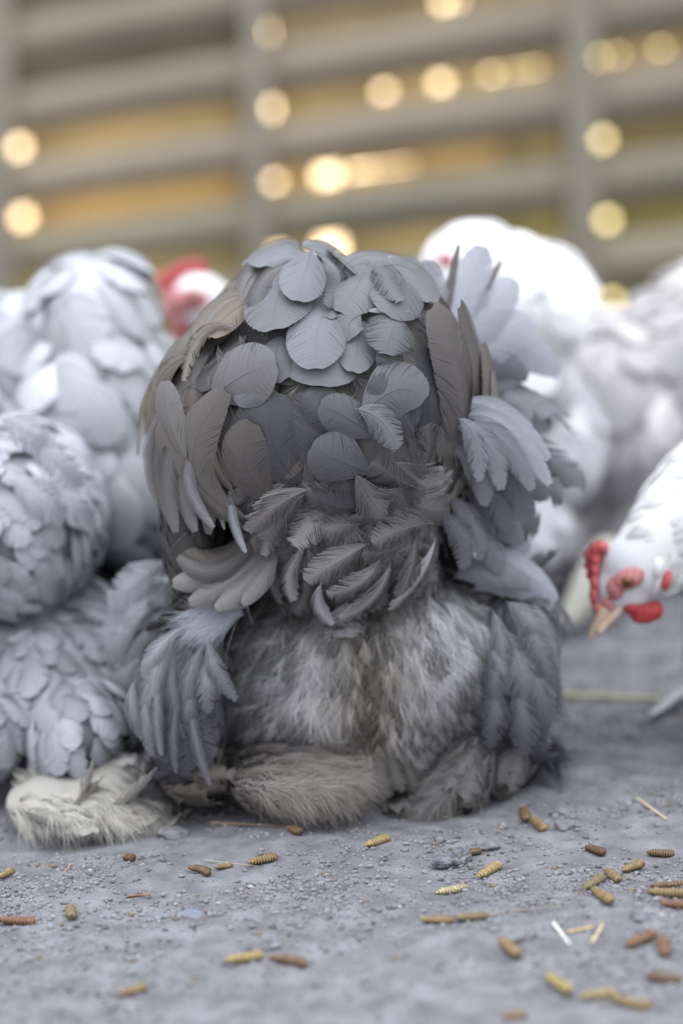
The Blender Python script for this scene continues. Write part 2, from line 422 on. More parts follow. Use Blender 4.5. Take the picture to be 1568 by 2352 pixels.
def post(px, half, Y0=FY - 0.020):
    top, bot = P(px - 26, -3600, FY), P(px + 22, 860, FY)
    a_ = half / KF; V = []
    for q in (bot, top):
        z = max(q[2], 0.0) if q is bot else 2.55
        for dx, y in ((-a_, Y0), (a_, Y0), (a_, FY - 0.0075), (-a_, FY - 0.0075)): V.append((q[0] + dx, y, z))
    c = np.array([0, 0, 0.0]); V = np.array(V)
    F = np.array([(0, 1, 5, 4), (1, 2, 6, 5), (2, 3, 7, 6), (3, 0, 4, 7), (4, 5, 6, 7), (3, 2, 1, 0)])
    o = mesh_obj('fence_post', V, F, M_POST, fence, smooth=False, origin=V.mean(0))
    bv = o.modifiers.new('b', 'BEVEL'); bv.width = 0.003; bv.segments = 2
M_POST = mat('weathered_post_timber', rough=0.9, spec=0.15, noise=(12, (0.30, 0.27, 0.215), (0.37, 0.335, 0.275)))
# battens stand just beside the chinks
for px, hf in ((-22, 40), (576, 28), (1322, 34), (-640, 40), (2120, 40)): post(px, hf)

# ------------------------------------------------------------------ birds
def surf_fn(ells):
    """depth of the front of a body at a place of the picture, and its outward normal"""
    def hit(px, py):
        d = P(px, py, 1.0) - CAM; d = d / np.linalg.norm(d); best = None
        for e_ in ells:
            o = ((CAM - e_['c']) @ e_['M']) / e_['r']; q = (d @ e_['M']) / e_['r']
            A = q @ q; B = o @ q; Cc = o @ o - 1; D = B * B - A * Cc
            if D > 0:
                s = (-B - math.sqrt(D)) / A
                if best is None or s < best[0]:
                    x = CAM + d * s; best = (s, x, nrm(((o + q * s) / e_['r']) @ e_['M'].T))
        if best is None:          # past the outline: nearest ellipsoid's rim
            bb = None
            for e_ in ells:
                o = ((CAM - e_['c']) @ e_['M']) / e_['r']; q = (d @ e_['M']) / e_['r']
                s = -(o @ q) / (q @ q); m_ = np.linalg.norm(o + q * s)
                if bb is None or m_ < bb[0]: bb = (m_, CAM + d * s, nrm(((o + q * s) / e_['r']) @ e_['M'].T))
            return bb[1], bb[2]
        return best[1], best[2]
    return hit

def eye_at(p, side, r, parent):
    """p: point on the head, side: outward direction"""
    p = np.asarray(p, float); side = nrm(side)
    def ball(c, rr, flat):
        ax = Vector(side).to_track_quat('Y', 'Z').to_matrix(); Mx = np.array(ax)
        return dict(c=c, r=np.array([rr, rr * flat, rr]), M=Mx)
    i_ = blob('eye', [ball(p, r, 0.7)], M_IRIS, parent, voxel=r / 5, smooth=1, origin=p)
    V, F = ell_mesh(ball(p + side * r * 0.42, r * 0.52, 0.6))
    pu = mesh_obj('pupil', V, F, M_PUPIL, None, origin=p + side * r * 0.4)
    pu.parent = i_; pu.matrix_parent_inverse = Matrix.Translation(-Vector(p))
    return i_

# ---- the main hen, seen from behind
CUSH = [E(708, 935, .085, 338, 285, .082), E(682, 768, .10, 142, 190, .07), E(862, 782, .09, 172, 175, .07), E(790, 1160, .085, 205, 200, .062)]
LOWER = [E(820, 1510, .155, 430, 285, .098), E(740, 1520, .125, 215, 225, .07), E(935, 1500, .125, 225, 225, .07), E(845, 1540, .122, 160, 200, .066), E(820, 1660, .15, 300, 120, .085)]
SIDES = [E(450, 1180, .11, 85, 250, .06), E(430, 1560, .105, 110, 190, .07), E(1180, 1520, .135, 100, 215, .07), E(1080, 1120, .16, 130, 260, .06)]
CORE = [E(790, 1180, .24, 370, 420, .14), E(800, 1450, .28, 400, 330, .16)]
MUFF = [E(665, 1775, .065, 150, 72, .045), E(1085, 1715, .085, 62, 50, .035), E(1035, 1770, .08, 50, 45, .03), E(985, 1815, .075, 48, 34, .028), E(1165, 1690, .12, 85, 90, .05), E(430, 1745, .09, 85, 90, .045)]
FRONT = [E(800, 1480, .34, 320, 290, .10)] + chain([(810, 1280, .38, 120), (820, 1130, .42, 85), (820, 1050, .45, 78)], 6)
ALLM = CUSH + LOWER + SIDES + CORE + MUFF + FRONT
base_m = G(800, 1850); base_m[1] = 0.12; base_m[2] = 0
hen = empty('hen', base_m)
tag(hen, 'slate grey fluffy bantam hen in sharp focus seen from behind, centre of the flock', 'hen')
GREY = np.array([0.160, 0.161, 0.175]); BROWN = np.array([0.165, 0.147, 0.130]); DARK = np.array([0.085, 0.086, 0.096]); PALE = np.array([0.33, 0.345, 0.38])
body = blob('body', [dict(c=e_['c'], r=e_['r'] * 0.975, M=e_['M']) for e_ in ALLM], M_SKIN, hen, voxel=0.0045, smooth=6, tint=(0.05, 0.05, 0.055), origin=base_m)  # near-black tint paints shade into the gaps between feathers
hit = surf_fn(CUSH)
def put(acc, b, m, t, W, l0, l1, tint, H=hit, lm=None, **kw):
    pb, nb_ = H(*b); pm, nm = H(*m); pt, nt_ = H(*t)
    k = PPM(pm[1]); toward = nrm(CAM - pm)
    nn = nrm(nm + 0.35 * toward)
    lm = (l0 + l1) * 0.5 + 0.001 if lm is None else lm
    feather(acc, pb + nb_ * l0, pm + nm * lm, pt + nrm(nt_ + 0.3 * toward) * l1, W / k, nn, tint, **kw)

mix3 = lambda a_, b_, s: a_ * (1 - s) + b_ * s
tail = Acc()      # dense under-layer of the tail cushion
def flow_c(p, n):
    return np.array([n[0] * 0.6, -0.2, -1.0])
plumage(tail, CUSH, 900, 0.036, 0.0115, flow_c, lambda p: mix3(GREY * 0.75, BROWN * .75, RNG.random()), lift=0.0012, nb=60, K=6, fray=0.18, cov=0.5, others=ALLM, back=0.3, tv=.1)  # under-layer tinted darker, recess shade put into its colour
HQ = surf_fn(CUSH)
for _ in range(240):
    x = RNG.uniform(400, 1040); y = RNG.uniform(640, 1110)
    if ((x - 708) / 320) ** 2 + ((y - 900) / 290) ** 2 > 1: continue
    pp, nn = HQ(x, y); an = math.atan2(x - 720, 500) + RNG.normal(0, .5); pq, _n = HQ(x + math.sin(an) * 20, y + math.cos(an) * 20)
    tuft(tail, pp + nn * .003, pq - pp, nn, RNG.uniform(.010, .020), .18, 16, .00018, mix3(GREY, BROWN, .6) * RNG.uniform(.7, 1.5), lift=.12, curl=.3)
tailo = tail.build('tail_cushion', M_FEATHER, hen)
tailo['kind'] = 'stuff'
# base, mid, tip, half width, lift base, lift tip, tint, fray
T = []
def f(b, m, t, W, l0, l1, tint, fr=0.12, **kw): T.append((b, m, t, W, l0, l1, tint, fr, kw))
B1 = BROWN; G1 = GREY; D1 = DARK; LB = np.array([0.205, 0.213, 0.235])
mix = lambda a_, b_, s: a_ * (1 - s) + b_ * s
# back ridge and crown
f((790, 640), (860, 612), (975, 665), 46, .002, .004, G1 * 1.1)
f((700, 590), (760, 600), (830, 662), 42, .002, .006, G1 * 1.1)
f((870, 640), (925, 650), (968, 715), 46, .004, .007, G1)
f((820, 600), (890, 612), (950, 640), 30, .002, .005, LB)
f((700, 590), (650, 590), (572, 615), 34, .001, .003, G1 * 1.15)
f((690, 582), (655, 590), (625, 634), 64, .002, .005, LB, .1)
f((690, 586), (730, 592), (775, 628), 40, .002, .004, LB * .95)
f((640, 600), (600, 615), (580, 660), 40, .001, .004, G1 * 1.1)
f((760, 605), (800, 620), (835, 665), 42, .001, .004, LB * .9)
f((640, 615), (590, 640), (565, 720), 34, .002, .006, mix(G1, B1, .5))
f((600, 630), (545, 680), (500, 760), 30, .003, .006, B1)
f((560, 660), (510, 730), (465, 815), 34, .003, .007, B1 * 1.05)
f((520, 700), (465, 780), (410, 850), 26, .004, .007, B1)
f((500, 740), (430, 820), (385, 905), 30, .003, .007, mix(G1, B1, .6))
f((465, 770), (395, 860), (350, 960), 26, .002, .006, B1 * .95)
f((455, 830), (400, 880), (372, 985), 30, .004, .008, B1)
f((430, 840), (370, 920), (345, 1040), 24, .002, .006, mix(G1, B1, .5) * 1.1)
f((585, 690), (520, 735), (480, 800), 36, .005, .009, B1 * 1.08, .15)
f((600, 715), (548, 752), (508, 800), 34, .006, .009, np.array([.20, .165, .135]), .15)
f((560, 782), (495, 800), (458, 892), 20, .008, .012, B1 * 1.2, .7)
f((740, 640), (760, 690), (745, 760), 38, .005, .009, G1 * 1.05)
f((690, 640), (655, 700), (640, 788), 70, .006, .011, mix(G1, LB, .3))
f((690, 625), (630, 670), (605, 745), 36, .007, .011, mix(G1, B1, .3), .35)
f((712, 615), (745, 670), (742, 742), 28, .008, .012, G1 * 1.1, .3)
f((705, 614), (690, 670), (688, 738), 46, .009, .014, LB * 1.05, .12)
f((840, 650), (830, 690), (800, 738), 56, .005, .009, mix(G1, LB, .4))
f((910, 660), (905, 700), (880, 742), 56, .004, .009, G1 * 1.05)
f((875, 632), (880, 670), (905, 722), 34, .007, .011, mix(G1, LB, .4), .4)
f((790, 665), (770, 690), (765, 735), 30, .006, .010, G1)
f((735, 800), (735, 850), (733, 895), 72, .003, .007, LB * .92)
f((742, 700), (728, 785), (722, 866), 60, .006, .012, LB * 1.0, .06)
f((655, 780), (640, 830), (660, 880), 40, .002, .005, G1 * .95)
f((835, 745), (812, 800), (800, 868), 44, .004, .008, mix(G1, LB, .2))
f((905, 738), (890, 770), (880, 812), 54, .006, .010, LB * .92, .35)
f((840, 738), (820, 760), (800, 800), 40, .006, .009, G1 * 1.05)
# left face of the cushion: coverts standing up from the vent
f((700, 1110), (630, 1010), (640, 900), 78, .001, .004, D1)  # dark tone here paints the occlusion shade of the cushion's middle
f((760, 1110), (740, 1000), (735, 890), 66, .001, .004, D1 * 1.1)
f((650, 1140), (580, 1060), (592, 965), 52, .004, .007, mix(D1, B1, .5))
f((505, 925), (570, 880), (645, 850), 66, .006, .010, mix(G1, B1, .25), .05, tilt=.05)
f((640, 905), (600, 905), (555, 930), 30, .005, .007, G1 * .9)
f((600, 1165), (482, 1050), (548, 902), 47, .008, .012, mix(B1, G1, .3) * 1.02, .06)
f((590, 1170), (468, 1070), (430, 955), 42, .010, .015, mix(B1, G1, .2) * 1.05, .06)
f((475, 1040), (445, 960), (433, 888), 36, .012, .016, mix(B1, LB, .4), .1)
f((560, 1120), (490, 1000), (470, 900), 30, .006, .010, B1 * .9, .5)
# inner and right face
f((865, 985), (760, 960), (700, 905), 40, .004, .007, mix(D1, G1, .4), .3)
f((840, 1070), (770, 1040), (712, 1015), 52, .006, .009, mix(G1, D1, .3), .1)
f((850, 1000), (790, 960), (730, 930), 42, .005, .008, mix(G1, D1, .4), .15)
f((935, 985), (905, 880), (862, 812), 42, .005, .009, mix(D1, G1, .5), .55)
f((930, 1000), (880, 930), (835, 880), 46, .006, .010, mix(D1, G1, .6), .45)
f((810, 960), (880, 905), (942, 925), 58, .008, .012, mix(G1, D1, .2), .12)
f((800, 940), (850, 965), (882, 1018), 34, .010, .014, LB * .95, .6)
f((960, 1090), (965, 940), (945, 800), 52, .001, .004, D1 * .9)
f((955, 1170), (1030, 1000), (1010, 830), 62, .005, .008, mix(D1, B1, .7))
f((990, 1120), (1010, 900), (952, 728), 66, .009, .013, mix(B1, G1, .4), .06, tilt=.05)
f((1010, 1110), (1050, 930), (1003, 718), 58, .010, .013, mix(B1, G1, .3) * .95, .06)
f((1000, 1140), (1075, 980), (1052, 780), 44, .010, .012, B1 * .95, .1)
f((1000, 1160), (1078, 1040), (1064, 860), 34, .013, .015, mix(B1, LB, .3), .2)
f((955, 748), (905, 736), (850, 733), 8, .006, .008, PALE * .8, .1)
f((950, 1120), (1010, 1110), (1066, 940), 34, .008, .010, mix(B1, PALE, .3), .5)
for row in T:
    b, m, t, W, l0, l1, tn, fr, kw = row
    a_ = Acc(); kw.setdefault('tilt', .05 if fr < .3 else .12); put(a_, b, m, t, W * 1.12, l0 + .002, l1 + .002, tn * 1.0, fray=fr * .8 if fr < .3 else fr, nb=170 if fr < .3 else 120, K=7, cov=0.62 if fr < .3 else .24, **kw)
    a_.build('covert_feather', M_FEATHER, tailo)
# curled feathers under the cushion
T.clear()
G2 = mix(GREY, BROWN, .45) * 1.02; P2 = np.array([.40, .40, .42])
f((850, 1150), (780, 1140), (712, 1105), 46, .004, .008, mix(G1, D1, .3), .2)
f((710, 1095), (640, 1085), (592, 1165), 27, .008, .014, G2 * 1.1, .9)
f((700, 1110), (650, 1120), (620, 1185), 26, .006, .012, G2, .9)
f((860, 1090), (950, 1100), (972, 1168), 50, .008, .013, G2, .6)
f((880, 1040), (950, 1080), (975, 1130), 42, .006, .010, G2 * .95, .8)
f((930, 1090), (870, 1070), (825, 1035), 40, .010, .014, G2 * 1.08, .95)
f((920, 1085), (955, 1030), (935, 965), 32, .008, .013, G2, 1.0)
f((960, 1155), (1008, 1110), (985, 1030), 26, .008, .014, G2 * 1.1, 1.1)
f((820, 1080), (880, 1150), (800, 1180), 34, .006, .012, G2, .8)
f((800, 1060), (850, 1120), (870, 1180), 34, .008, .012, G2 * .95, .5)
f((690, 1140), (672, 1190), (652, 1252), 24, .006, .012, G2 * 1.05, .8)
f((795, 1150), (740, 1165), (708, 1236), 36, .007, .013, mix(G2, P2, .25), .7)
f((820, 1200), (790, 1190), (750, 1210), 30, .006, .010, G2, .9)
f((950, 1195), (900, 1180), (834, 1228), 36, .009, .013, G2 * 1.1, .7)
f((900, 1235), (860, 1250), (820, 1248), 26, .007, .010, G2, .8)
f((835, 1232), (780, 1245), (725, 1292), 28, .008, .013, mix(G2, P2, .2), .5)
f((855, 1255), (845, 1305), (760, 1312), 25, .009, .014, mix(G2, P2, .2), .7)
f((872, 1265), (868, 1335), (780, 1352), 22, .009, .015, mix(G2, P2, .3), .6)
f((750, 1300), (718, 1335), (772, 1356), 15, .009, .016, P2, .4)
f((795, 1345), (790, 1375), (790, 1402), 40, .006, .010, mix(G2, P2, .7), .3)
f((600, 1225), (590, 1300), (622, 1376), 13, .008, .012, P2 * .9, .5)
f((722, 1235), (655, 1300), (705, 1325), 18, .007, .013, mix(G2, P2, .4), .6)
f((660, 1240), (630, 1290), (680, 1330), 16, .006, .012, G2, .8)
f((965, 1225), (950, 1290), (868, 1342), 25, .006, .012, mix(G2, P2, .5), .5)
f((930, 1220), (915, 1290), (885, 1330), 22, .005, .010, G2, .8)
f((640, 1180), (620, 1215), (625, 1262), 22, .005, .009, G2, .9)
f((980, 1140), (1062, 1150), (1028, 1262), 22, .004, .012, P2 * 1.15, .4)
f((960, 1150), (1040, 1170), (1010, 1260), 26, .002, .008, G2 * 1.1, .9)
f((940, 1270), (990, 1280), (975, 1340), 26, .001, .006, G2, .5)
f((720, 1280), (740, 1330), (700, 1360), 20, .004, .009, G2 * .9, .9)
f((640, 1290), (650, 1340), (690, 1370), 18, .003, .008, G2 * .9, .9)
curlo = None
for n_, row in enumerate(T):
    b, m, t, W, l0, l1, tn, fr, kw = row
    s_ = .3; m = (m[0] * s_ + (b[0] + t[0]) * .5 * (1 - s_), m[1] * s_ + (b[1] + t[1]) * .5 * (1 - s_))
    a_ = Acc(); put(a_, b, m, t, W * 1.45, l0 + .003, l1 + .005, tn * 1.3, fray=min(1.1, fr * .6 + .35), nb=95, K=8, cov=.16, tipcurl=.05, cup=.1, tilt=.25, sweep=.5, **kw)
    a_.build('curled_feather', M_FEATHER, tailo)
# small frayed filler between the curls
fil = Acc()
for _ in range(150):
    x = RNG.uniform(585, 1005); y = RNG.uniform(1080, 1370)
    if abs(x - 790) > 215 - (y - 1080) * 0.42: continue
    an = RNG.uniform(-1.3, 1.3) + (0.6 if x < 780 else -0.6) * 0; l = RNG.uniform(50, 85)
    dx, dy = math.sin(an) * l, abs(math.cos(an)) * l
    put(fil, (x, y), (x + dx * .7, y + dy * .4), (x + dx, y + dy), RNG.uniform(18, 30), .001, .008, G2 * RNG.uniform(.7, 1.15), fray=.8, nb=60, K=6, cov=.16, cup=.4)
HC = surf_fn(CUSH + LOWER)
for _ in range(620):
    x = RNG.uniform(580, 1020); y = RNG.uniform(1090, 1400)
    if abs(x - 790) > 215 - (y - 1080) * 0.30: continue
    pp, nn = HC(x, y); an = RNG.normal(0, .8); pq, _n = HC(x + math.sin(an) * 20, y + abs(math.cos(an)) * 20)
    tuft(fil, pp + nn * RNG.uniform(.002, .010), pq - pp, nn, RNG.uniform(.011, .021), .32, 22, .00020, G2 * RNG.choice([.7, 1.2, 1.8]) * RNG.uniform(.9, 1.15), lift=.35, curl=.9)
fo = fil.build('frayed_underfeathers', M_FEATHER, hen); fo['kind'] = 'stuff'

# wings and hanging side feathers
T.clear()
SH = surf_fn(SIDES[:2] + [CUSH[0]])
def g3(b, m, t, W, tint, fr=.2, **kw): T.append((b, m, t, W, tint, fr, kw))     # explicit depths
lw = mix(GREY, BROWN, .4) * 1.28
g3((405, 930, 0.038), (345, 1010, 0.043), (358, 1155, 0.053), 20, lw * 1.15)
g3((400, 950, 0.028), (362, 1060, 0.038), (385, 1190, 0.053), 22, lw)
g3((430, 960, 0.018), (385, 1080, 0.023), (405, 1228, 0.033), 28, lw * .95)
g3((440, 990, 0.018), (420, 1110, 0.023), (450, 1225, 0.028), 26, lw)
g3((455, 1020, 0.016), (430, 1110, 0.018), (494, 1215, 0.020), 20, mix(lw, PALE, 0.368), 0.368)
g3((470, 1030, 0.023), (475, 1130, 0.028), (478, 1230, 0.038), 26, lw * .8)
g3((498, 1080, 0.028), (500, 1150, 0.028), (516, 1218, 0.028), 9, lw * 1.1)
g3((530, 1110, 0.023), (532, 1190, 0.020), (566, 1272, 0.018), 14, PALE * .95, 0.268)
g3((550, 1130, 0.028), (545, 1200, 0.028), (560, 1262, 0.028), 10, lw)
g3((600, 1180, 0.058), (500, 1290, 0.043), (408, 1245, 0.053), 34, mix(BROWN, DARK, 0.268))
g3((610, 1200, 0.053), (500, 1310, 0.038), (405, 1275, 0.048), 28, lw * .8)
g3((640, 1235, 0.053), (520, 1310, 0.043), (392, 1340, 0.053), 40, lw * 1.25, 0.018)
g3((640, 1240, 0.048), (540, 1330, 0.038), (430, 1385, 0.043), 34, lw * 1.05, 0.018)
g3((640, 1250, 0.043), (570, 1340, 0.033), (492, 1398, 0.036), 30, lw * 1.2, 0.068)
g3((640, 1260, 0.038), (600, 1330, 0.028), (555, 1390, 0.030), 26, lw * 1.1, 0.168)
def build3(rows, name, parent, nb=100, K=7, cov=.4, flat=None, cup=.3, m_=None, m=None):
    mm = m or M_FEATHER
    for (b, md_, t, W, tn, fr, kw) in rows:
        a_ = Acc(); pb, pm, pt = P(*b), P(*md_), P(*t)
        out = nrm(CAM - pm) + (np.array(flat) if flat else 0)
        kk = dict(nb=nb, K=K, cov=cov, cup=cup, b_=.42); kk.update(kw)
        feather(a_, pb, pm, pt, W / PPM(pm[1]), out, tn, fray=fr, **kk)
        a_.build(name, mm, parent)
wl = Acc(); plumage(wl, [SIDES[0]], 110, 0.04, 0.009, lambda p, n: (0, 0, -1), lw * .3, nb=24, K=5, fray=.5, cov=.4, others=ALLM)  # filler far darker than the wing, painting the shaded cavity beneath
wlo = wl.build('wing', M_FEATHER, hen)
build3(T, 'wing_feather', wlo, flat=(-.35, 0, 0), cov=.35)
# right fan of ruffled saddle and wing feathers, further back
T.clear()
R1 = np.array([.27, .27, .305]); R2 = np.array([.40, .41, .46]); RD = np.array([.15, .15, .175]); RB = np.array([.26, .235, .225])
g3((1010, 720, .10), (975, 650, .11), (942, 585, .12), 24, R1)
g3((1010, 740, .10), (990, 660, .11), (988, 596, .12), 42, R1 * 1.3, .15, b_=.4)
g3((1010, 760, .10), (1030, 680, .12), (1054, 556, .13), 13, RB, .15, shaft=2.2, b_=.3)
g3((1015, 780, .11), (1070, 680, .13), (1108, 560, .15), 62, R2 * 1.25, .15, b_=.3)
g3((1020, 800, .11), (1090, 700, .13), (1152, 596, .15), 13, RB * 1.1, .2, shaft=2.2, b_=.3)
g3((1020, 820, .11), (1110, 720, .13), (1185, 640, .16), 62, R2 * 1.2, .15, b_=.3)
g3((1020, 850, .11), (1130, 770, .13), (1225, 735, .16), 66, R2 * 1.15, .15, b_=.35)
g3((1030, 880, .12), (1150, 790, .15), (1290, 860, .19), 62, R2 * 1.05)
g3((1030, 880, .10), (1120, 830, .12), (1215, 870, .15), 46, RD * 1.25)
g3((1030, 930, .10), (1130, 900, .12), (1215, 930, .14), 56, RD)
g3((1040, 950, .11), (1150, 930, .13), (1270, 985, .16), 52, R2)
g3((1040, 990, .10), (1140, 960, .12), (1240, 1030, .14), 46, R1)
g3((1050, 900, .07), (1110, 920, .075), (1170, 980, .08), 34, R1 * 1.1, .4)
g3((1050, 930, .06), (1150, 950, .065), (1264, 1060, .075), 34, R2 * 1.1, .15)
g3((1060, 960, .06), (1160, 980, .06), (1266, 1118, .07), 32, R2 * 1.15, .15)
g3((1060, 980, .055), (1150, 1010, .055), (1225, 1130, .065), 34, R1 * 1.15, .3)
g3((1040, 980, .05), (1120, 1020, .05), (1150, 1130, .055), 34, R1 * 1.2, .4)
g3((1050, 960, .045), (1090, 1010, .045), (1100, 1110, .05), 30, R2 * .9, .6)
g3((1030, 1020, .055), (1100, 1080, .055), (1110, 1165, .06), 34, R1, .4)
g3((1060, 1040, .07), (1170, 1090, .07), (1215, 1200, .08), 42, RD * 1.2, .3)
g3((1040, 1080, .07), (1130, 1130, .07), (1170, 1230, .08), 42, RD * 1.15, .4)
g3((1060, 1120, .08), (1140, 1180, .08), (1200, 1250, .09), 44, R1 * .85, .4)
g3((1030, 1140, .065), (1080, 1200, .065), (1100, 1290, .07), 36, R1 * .9, .5)
g3((1000, 1180, .06), (1060, 1230, .06), (1060, 1310, .065), 36, R1 * .8, .6)
g3((1060, 1200, .08), (1120, 1250, .08), (1150, 1320, .085), 40, R1 * .95, .5)
g3((1060, 1300, .10), (1150, 1280, .11), (1215, 1235, .12), 36, R2 * 1.05, .15)
g3((1060, 1320, .10), (1170, 1300, .10), (1280, 1385, .11), 42, R2 * 1.15, .1)
g3((1080, 1360, .095), (1170, 1340, .10), (1272, 1400, .11), 32, R2 * 1.1, .15)
g3((1040, 1330, .085), (1120, 1310, .085), (1220, 1340, .10), 42, R1, .3)
wr = Acc(); plumage(wr, [SIDES[3], E(1130, 1000, .16, 90, 150, .04)], 120, 0.05, 0.012, lambda p, n: (.9, 0, -.6), R1 * .6, nb=24, K=5, fray=.5, cov=.4, others=ALLM)  # darkened filler, shade between the fan feathers painted in
wro = wr.build('wing', M_FEATHER, hen)
build3(T, 'wing_feather', wro, flat=(.2, 0, .25), cov=.45, m=M_FAN)

# fluffy rear and thighs
def flow_l(p, n):
    c = P(830, 1360, p[1]); d = p - c; s = np.array([d[0] * 7.5, -0.2, -1.0]); return s
def tint_l(p):
    # brownish soiled middle, paler cheeks on both sides
    c = P(850, 1560, p[1]); dx = abs(p[0] - c[0]) / 0.018; dz = (p[2] - c[2]) / 0.05
    k = math.exp(-dx * dx) * math.exp(-dz * dz * .6)
    return np.array([.43, .425, .435]) * (1 - k) + np.array([.30, .265, .225]) * k
fl = Acc()
plumage(fl, LOWER, 800, 0.026, 0.0085, flow_l, lambda p: tint_l(p) * .3, lift=0.002, nb=30, K=5, fray=.7, cov=.3, others=ALLM, tv=.1, back=.25, cup=.3, sweep=.6)  # darkened down layer, painted as shade between the plumes above
HL = surf_fn(LOWER)
pts_ = []
for _ in range(6000):     # top coat of loose down in separate plumes
    x = RNG.uniform(510, 1180); y = RNG.uniform(1320, 1790)
    if ((x - 845) / 335) ** 2 + ((y - 1530) / 240) ** 2 > 1: continue
    if any((x - a0) ** 2 + (y - b0) ** 2 < 13.5 ** 2 for a0, b0 in pts_): continue
    pts_.append((x, y))
for x, y in sorted(pts_, key=lambda q: -q[1]):
    pp, nn = HL(x, y)
    an = (x - 845) / 300 + RNG.normal(0, .34)
    pq, _n = HL(x + math.sin(an) * 30, y + math.cos(an) * 30)
    mid_ = math.exp(-((x - 850) / 32.) ** 2) * (y > 1420)
    L_t = RNG.uniform(.018, .034) * (1 - .55 * mid_); cT = tint_l(pp) * RNG.choice([.55, 1.0, 1.45, 1.9]) * RNG.uniform(.9, 1.1)
    tuft(fl, pp, pq - pp, nn, L_t, .20 if mid_ < .4 else .12, 44, .00027, cT, lift=RNG.uniform(.3, 1.0), curl=.4, K=7)
flo = fl.build('rear_fluff', M_FEATHER, hen); flo['kind'] = 'stuff'
th = Acc()
plumage(th, [SIDES[1], SIDES[2]], 300, 0.040, 0.0095, lambda p, n: (n[0] * .25, 0, -1), lambda p: np.array([.11, .11, .125]), nb=30, K=6, fray=.6, cov=.28, others=ALLM)
HS = surf_fn(SIDES[1:3] + LOWER[:1])
for _ in range(760):
    x = RNG.choice([RNG.uniform(330, 600), RNG.uniform(1080, 1275)]); y = RNG.uniform(1380, 1780)
    pp, nn = HS(x, y); an = (x - 830) / 700 + RNG.normal(0, .25); pq, _n = HS(x + math.sin(an) * 30, y + math.cos(an) * 30)
    tuft(th, pp, pq - pp, nn, RNG.uniform(.018, .032), .22, 30, .00032, np.array([.17, .17, .195]) * RNG.uniform(.6, 1.4), lift=.3)
tho = th.build('thigh_feathers', M_FEATHER, hen); tho['kind'] = 'stuff'
T.clear()
LT = np.array([.27, .272, .30])
for (x, y, x2, y2, W, c) in ((400, 1450, 345, 1660, 26, 1.0), (420, 1440, 330, 1560, 24, 1.1), (380, 1500, 372, 1740, 18, .9), (430, 1520, 405, 1780, 16, .8), (440, 1560, 484, 1808, 17, .9), (400, 1480, 425, 1700, 22, .75),
                             (470, 1480, 430, 1650, 26, .8), (500, 1500, 480, 1640, 28, 1.0), (350, 1560, 350, 1740, 22, .8), (310, 1560, 330, 1700, 22, .75), (480, 1470, 545, 1610, 26, .85), (460, 1560, 440, 1690, 24, .7)):
    g3((x, y, .035), ((x + x2) / 2 - 16, (y + y2) / 2, .022), (x2, y2, .03), W * 1.05, LT * c * (1.15 if x2 < 400 else .9), .6, b_=.3)
for (x, y, x2, y2, W, c) in ((1130, 1400, 1150, 1580, 26, .8), (1180, 1400, 1262, 1560, 36, .75), (1150, 1440, 1218, 1640, 42, .75), (1200, 1440, 1275, 1600, 28, .6), (1120, 1480, 1130, 1640, 24, .6), (1200, 1500, 1250, 1670, 34, .6),
                             (1160, 1380, 1250, 1480, 34, .85), (1100, 1440, 1165, 1600, 20, .95), (1180, 1560, 1200, 1740, 36, .5), (1130, 1560, 1120, 1720, 30, .48)):
    g3((x, y, .065), ((x + x2) / 2 + 12, (y + y2) / 2, .052), (x2, y2, .062), W * 1.15, LT * c * 1.05, .75, b_=.5)
tf = Acc()
for _ in range(26):
    x, y = RNG.uniform(480, 575), RNG.uniform(1385, 1425)
    p0 = P(x, y, .05); p1 = P(x - 80, y + RNG.uniform(8, 70), .045)
    tuft(tf, p0, p1 - p0, CAM - p0, RNG.uniform(.022, .036), .2, 34, .0003, np.array([.46, .48, .54]) * RNG.uniform(.8, 1.2), lift=.12, curl=.2)
to_ = tf.build('pale_hip_tuft', M_FEATHER, hen); to_['kind'] = 'stuff'
build3(T, 'thigh_feather', tho, cov=.28)
# feathered feet
mf = Acc()
def flow_m(p, n):
    return np.array([1.0, -.2, -.25]) if p[0] < P(860, 1780, .07)[0] else np.array([-.6, -.3, -1.0])
plumage(mf, MUFF, 330, 0.028, 0.008, flow_m, lambda p: np.array([.15, .135, .12]) if p[0] < .0 else np.array([.13, .122, .12]), lift=.001, nb=30, K=6, fray=.9, cov=.25, others=ALLM)
HM = surf_fn(MUFF)
for _ in range(900):
    x, y = (RNG.uniform(500, 800), RNG.uniform(1715, 1840)) if RNG.random() < .6 else (RNG.uniform(940, 1100), RNG.uniform(1690, 1840))
    pp, nn = HM(x, y); dd = flow_m(pp, nn)
    tuft(mf, pp, dd + RNG.normal(0, .25, 3), nn, RNG.uniform(.014, .03), .25, 28, .0003, (np.array([.28, .255, .235]) if x < 850 else np.array([.22, .205, .20])) * RNG.uniform(.8, 1.25), lift=.2)
mfo = mf.build('foot_feathering', M_FEATHER, hen); mfo['kind'] = 'stuff'

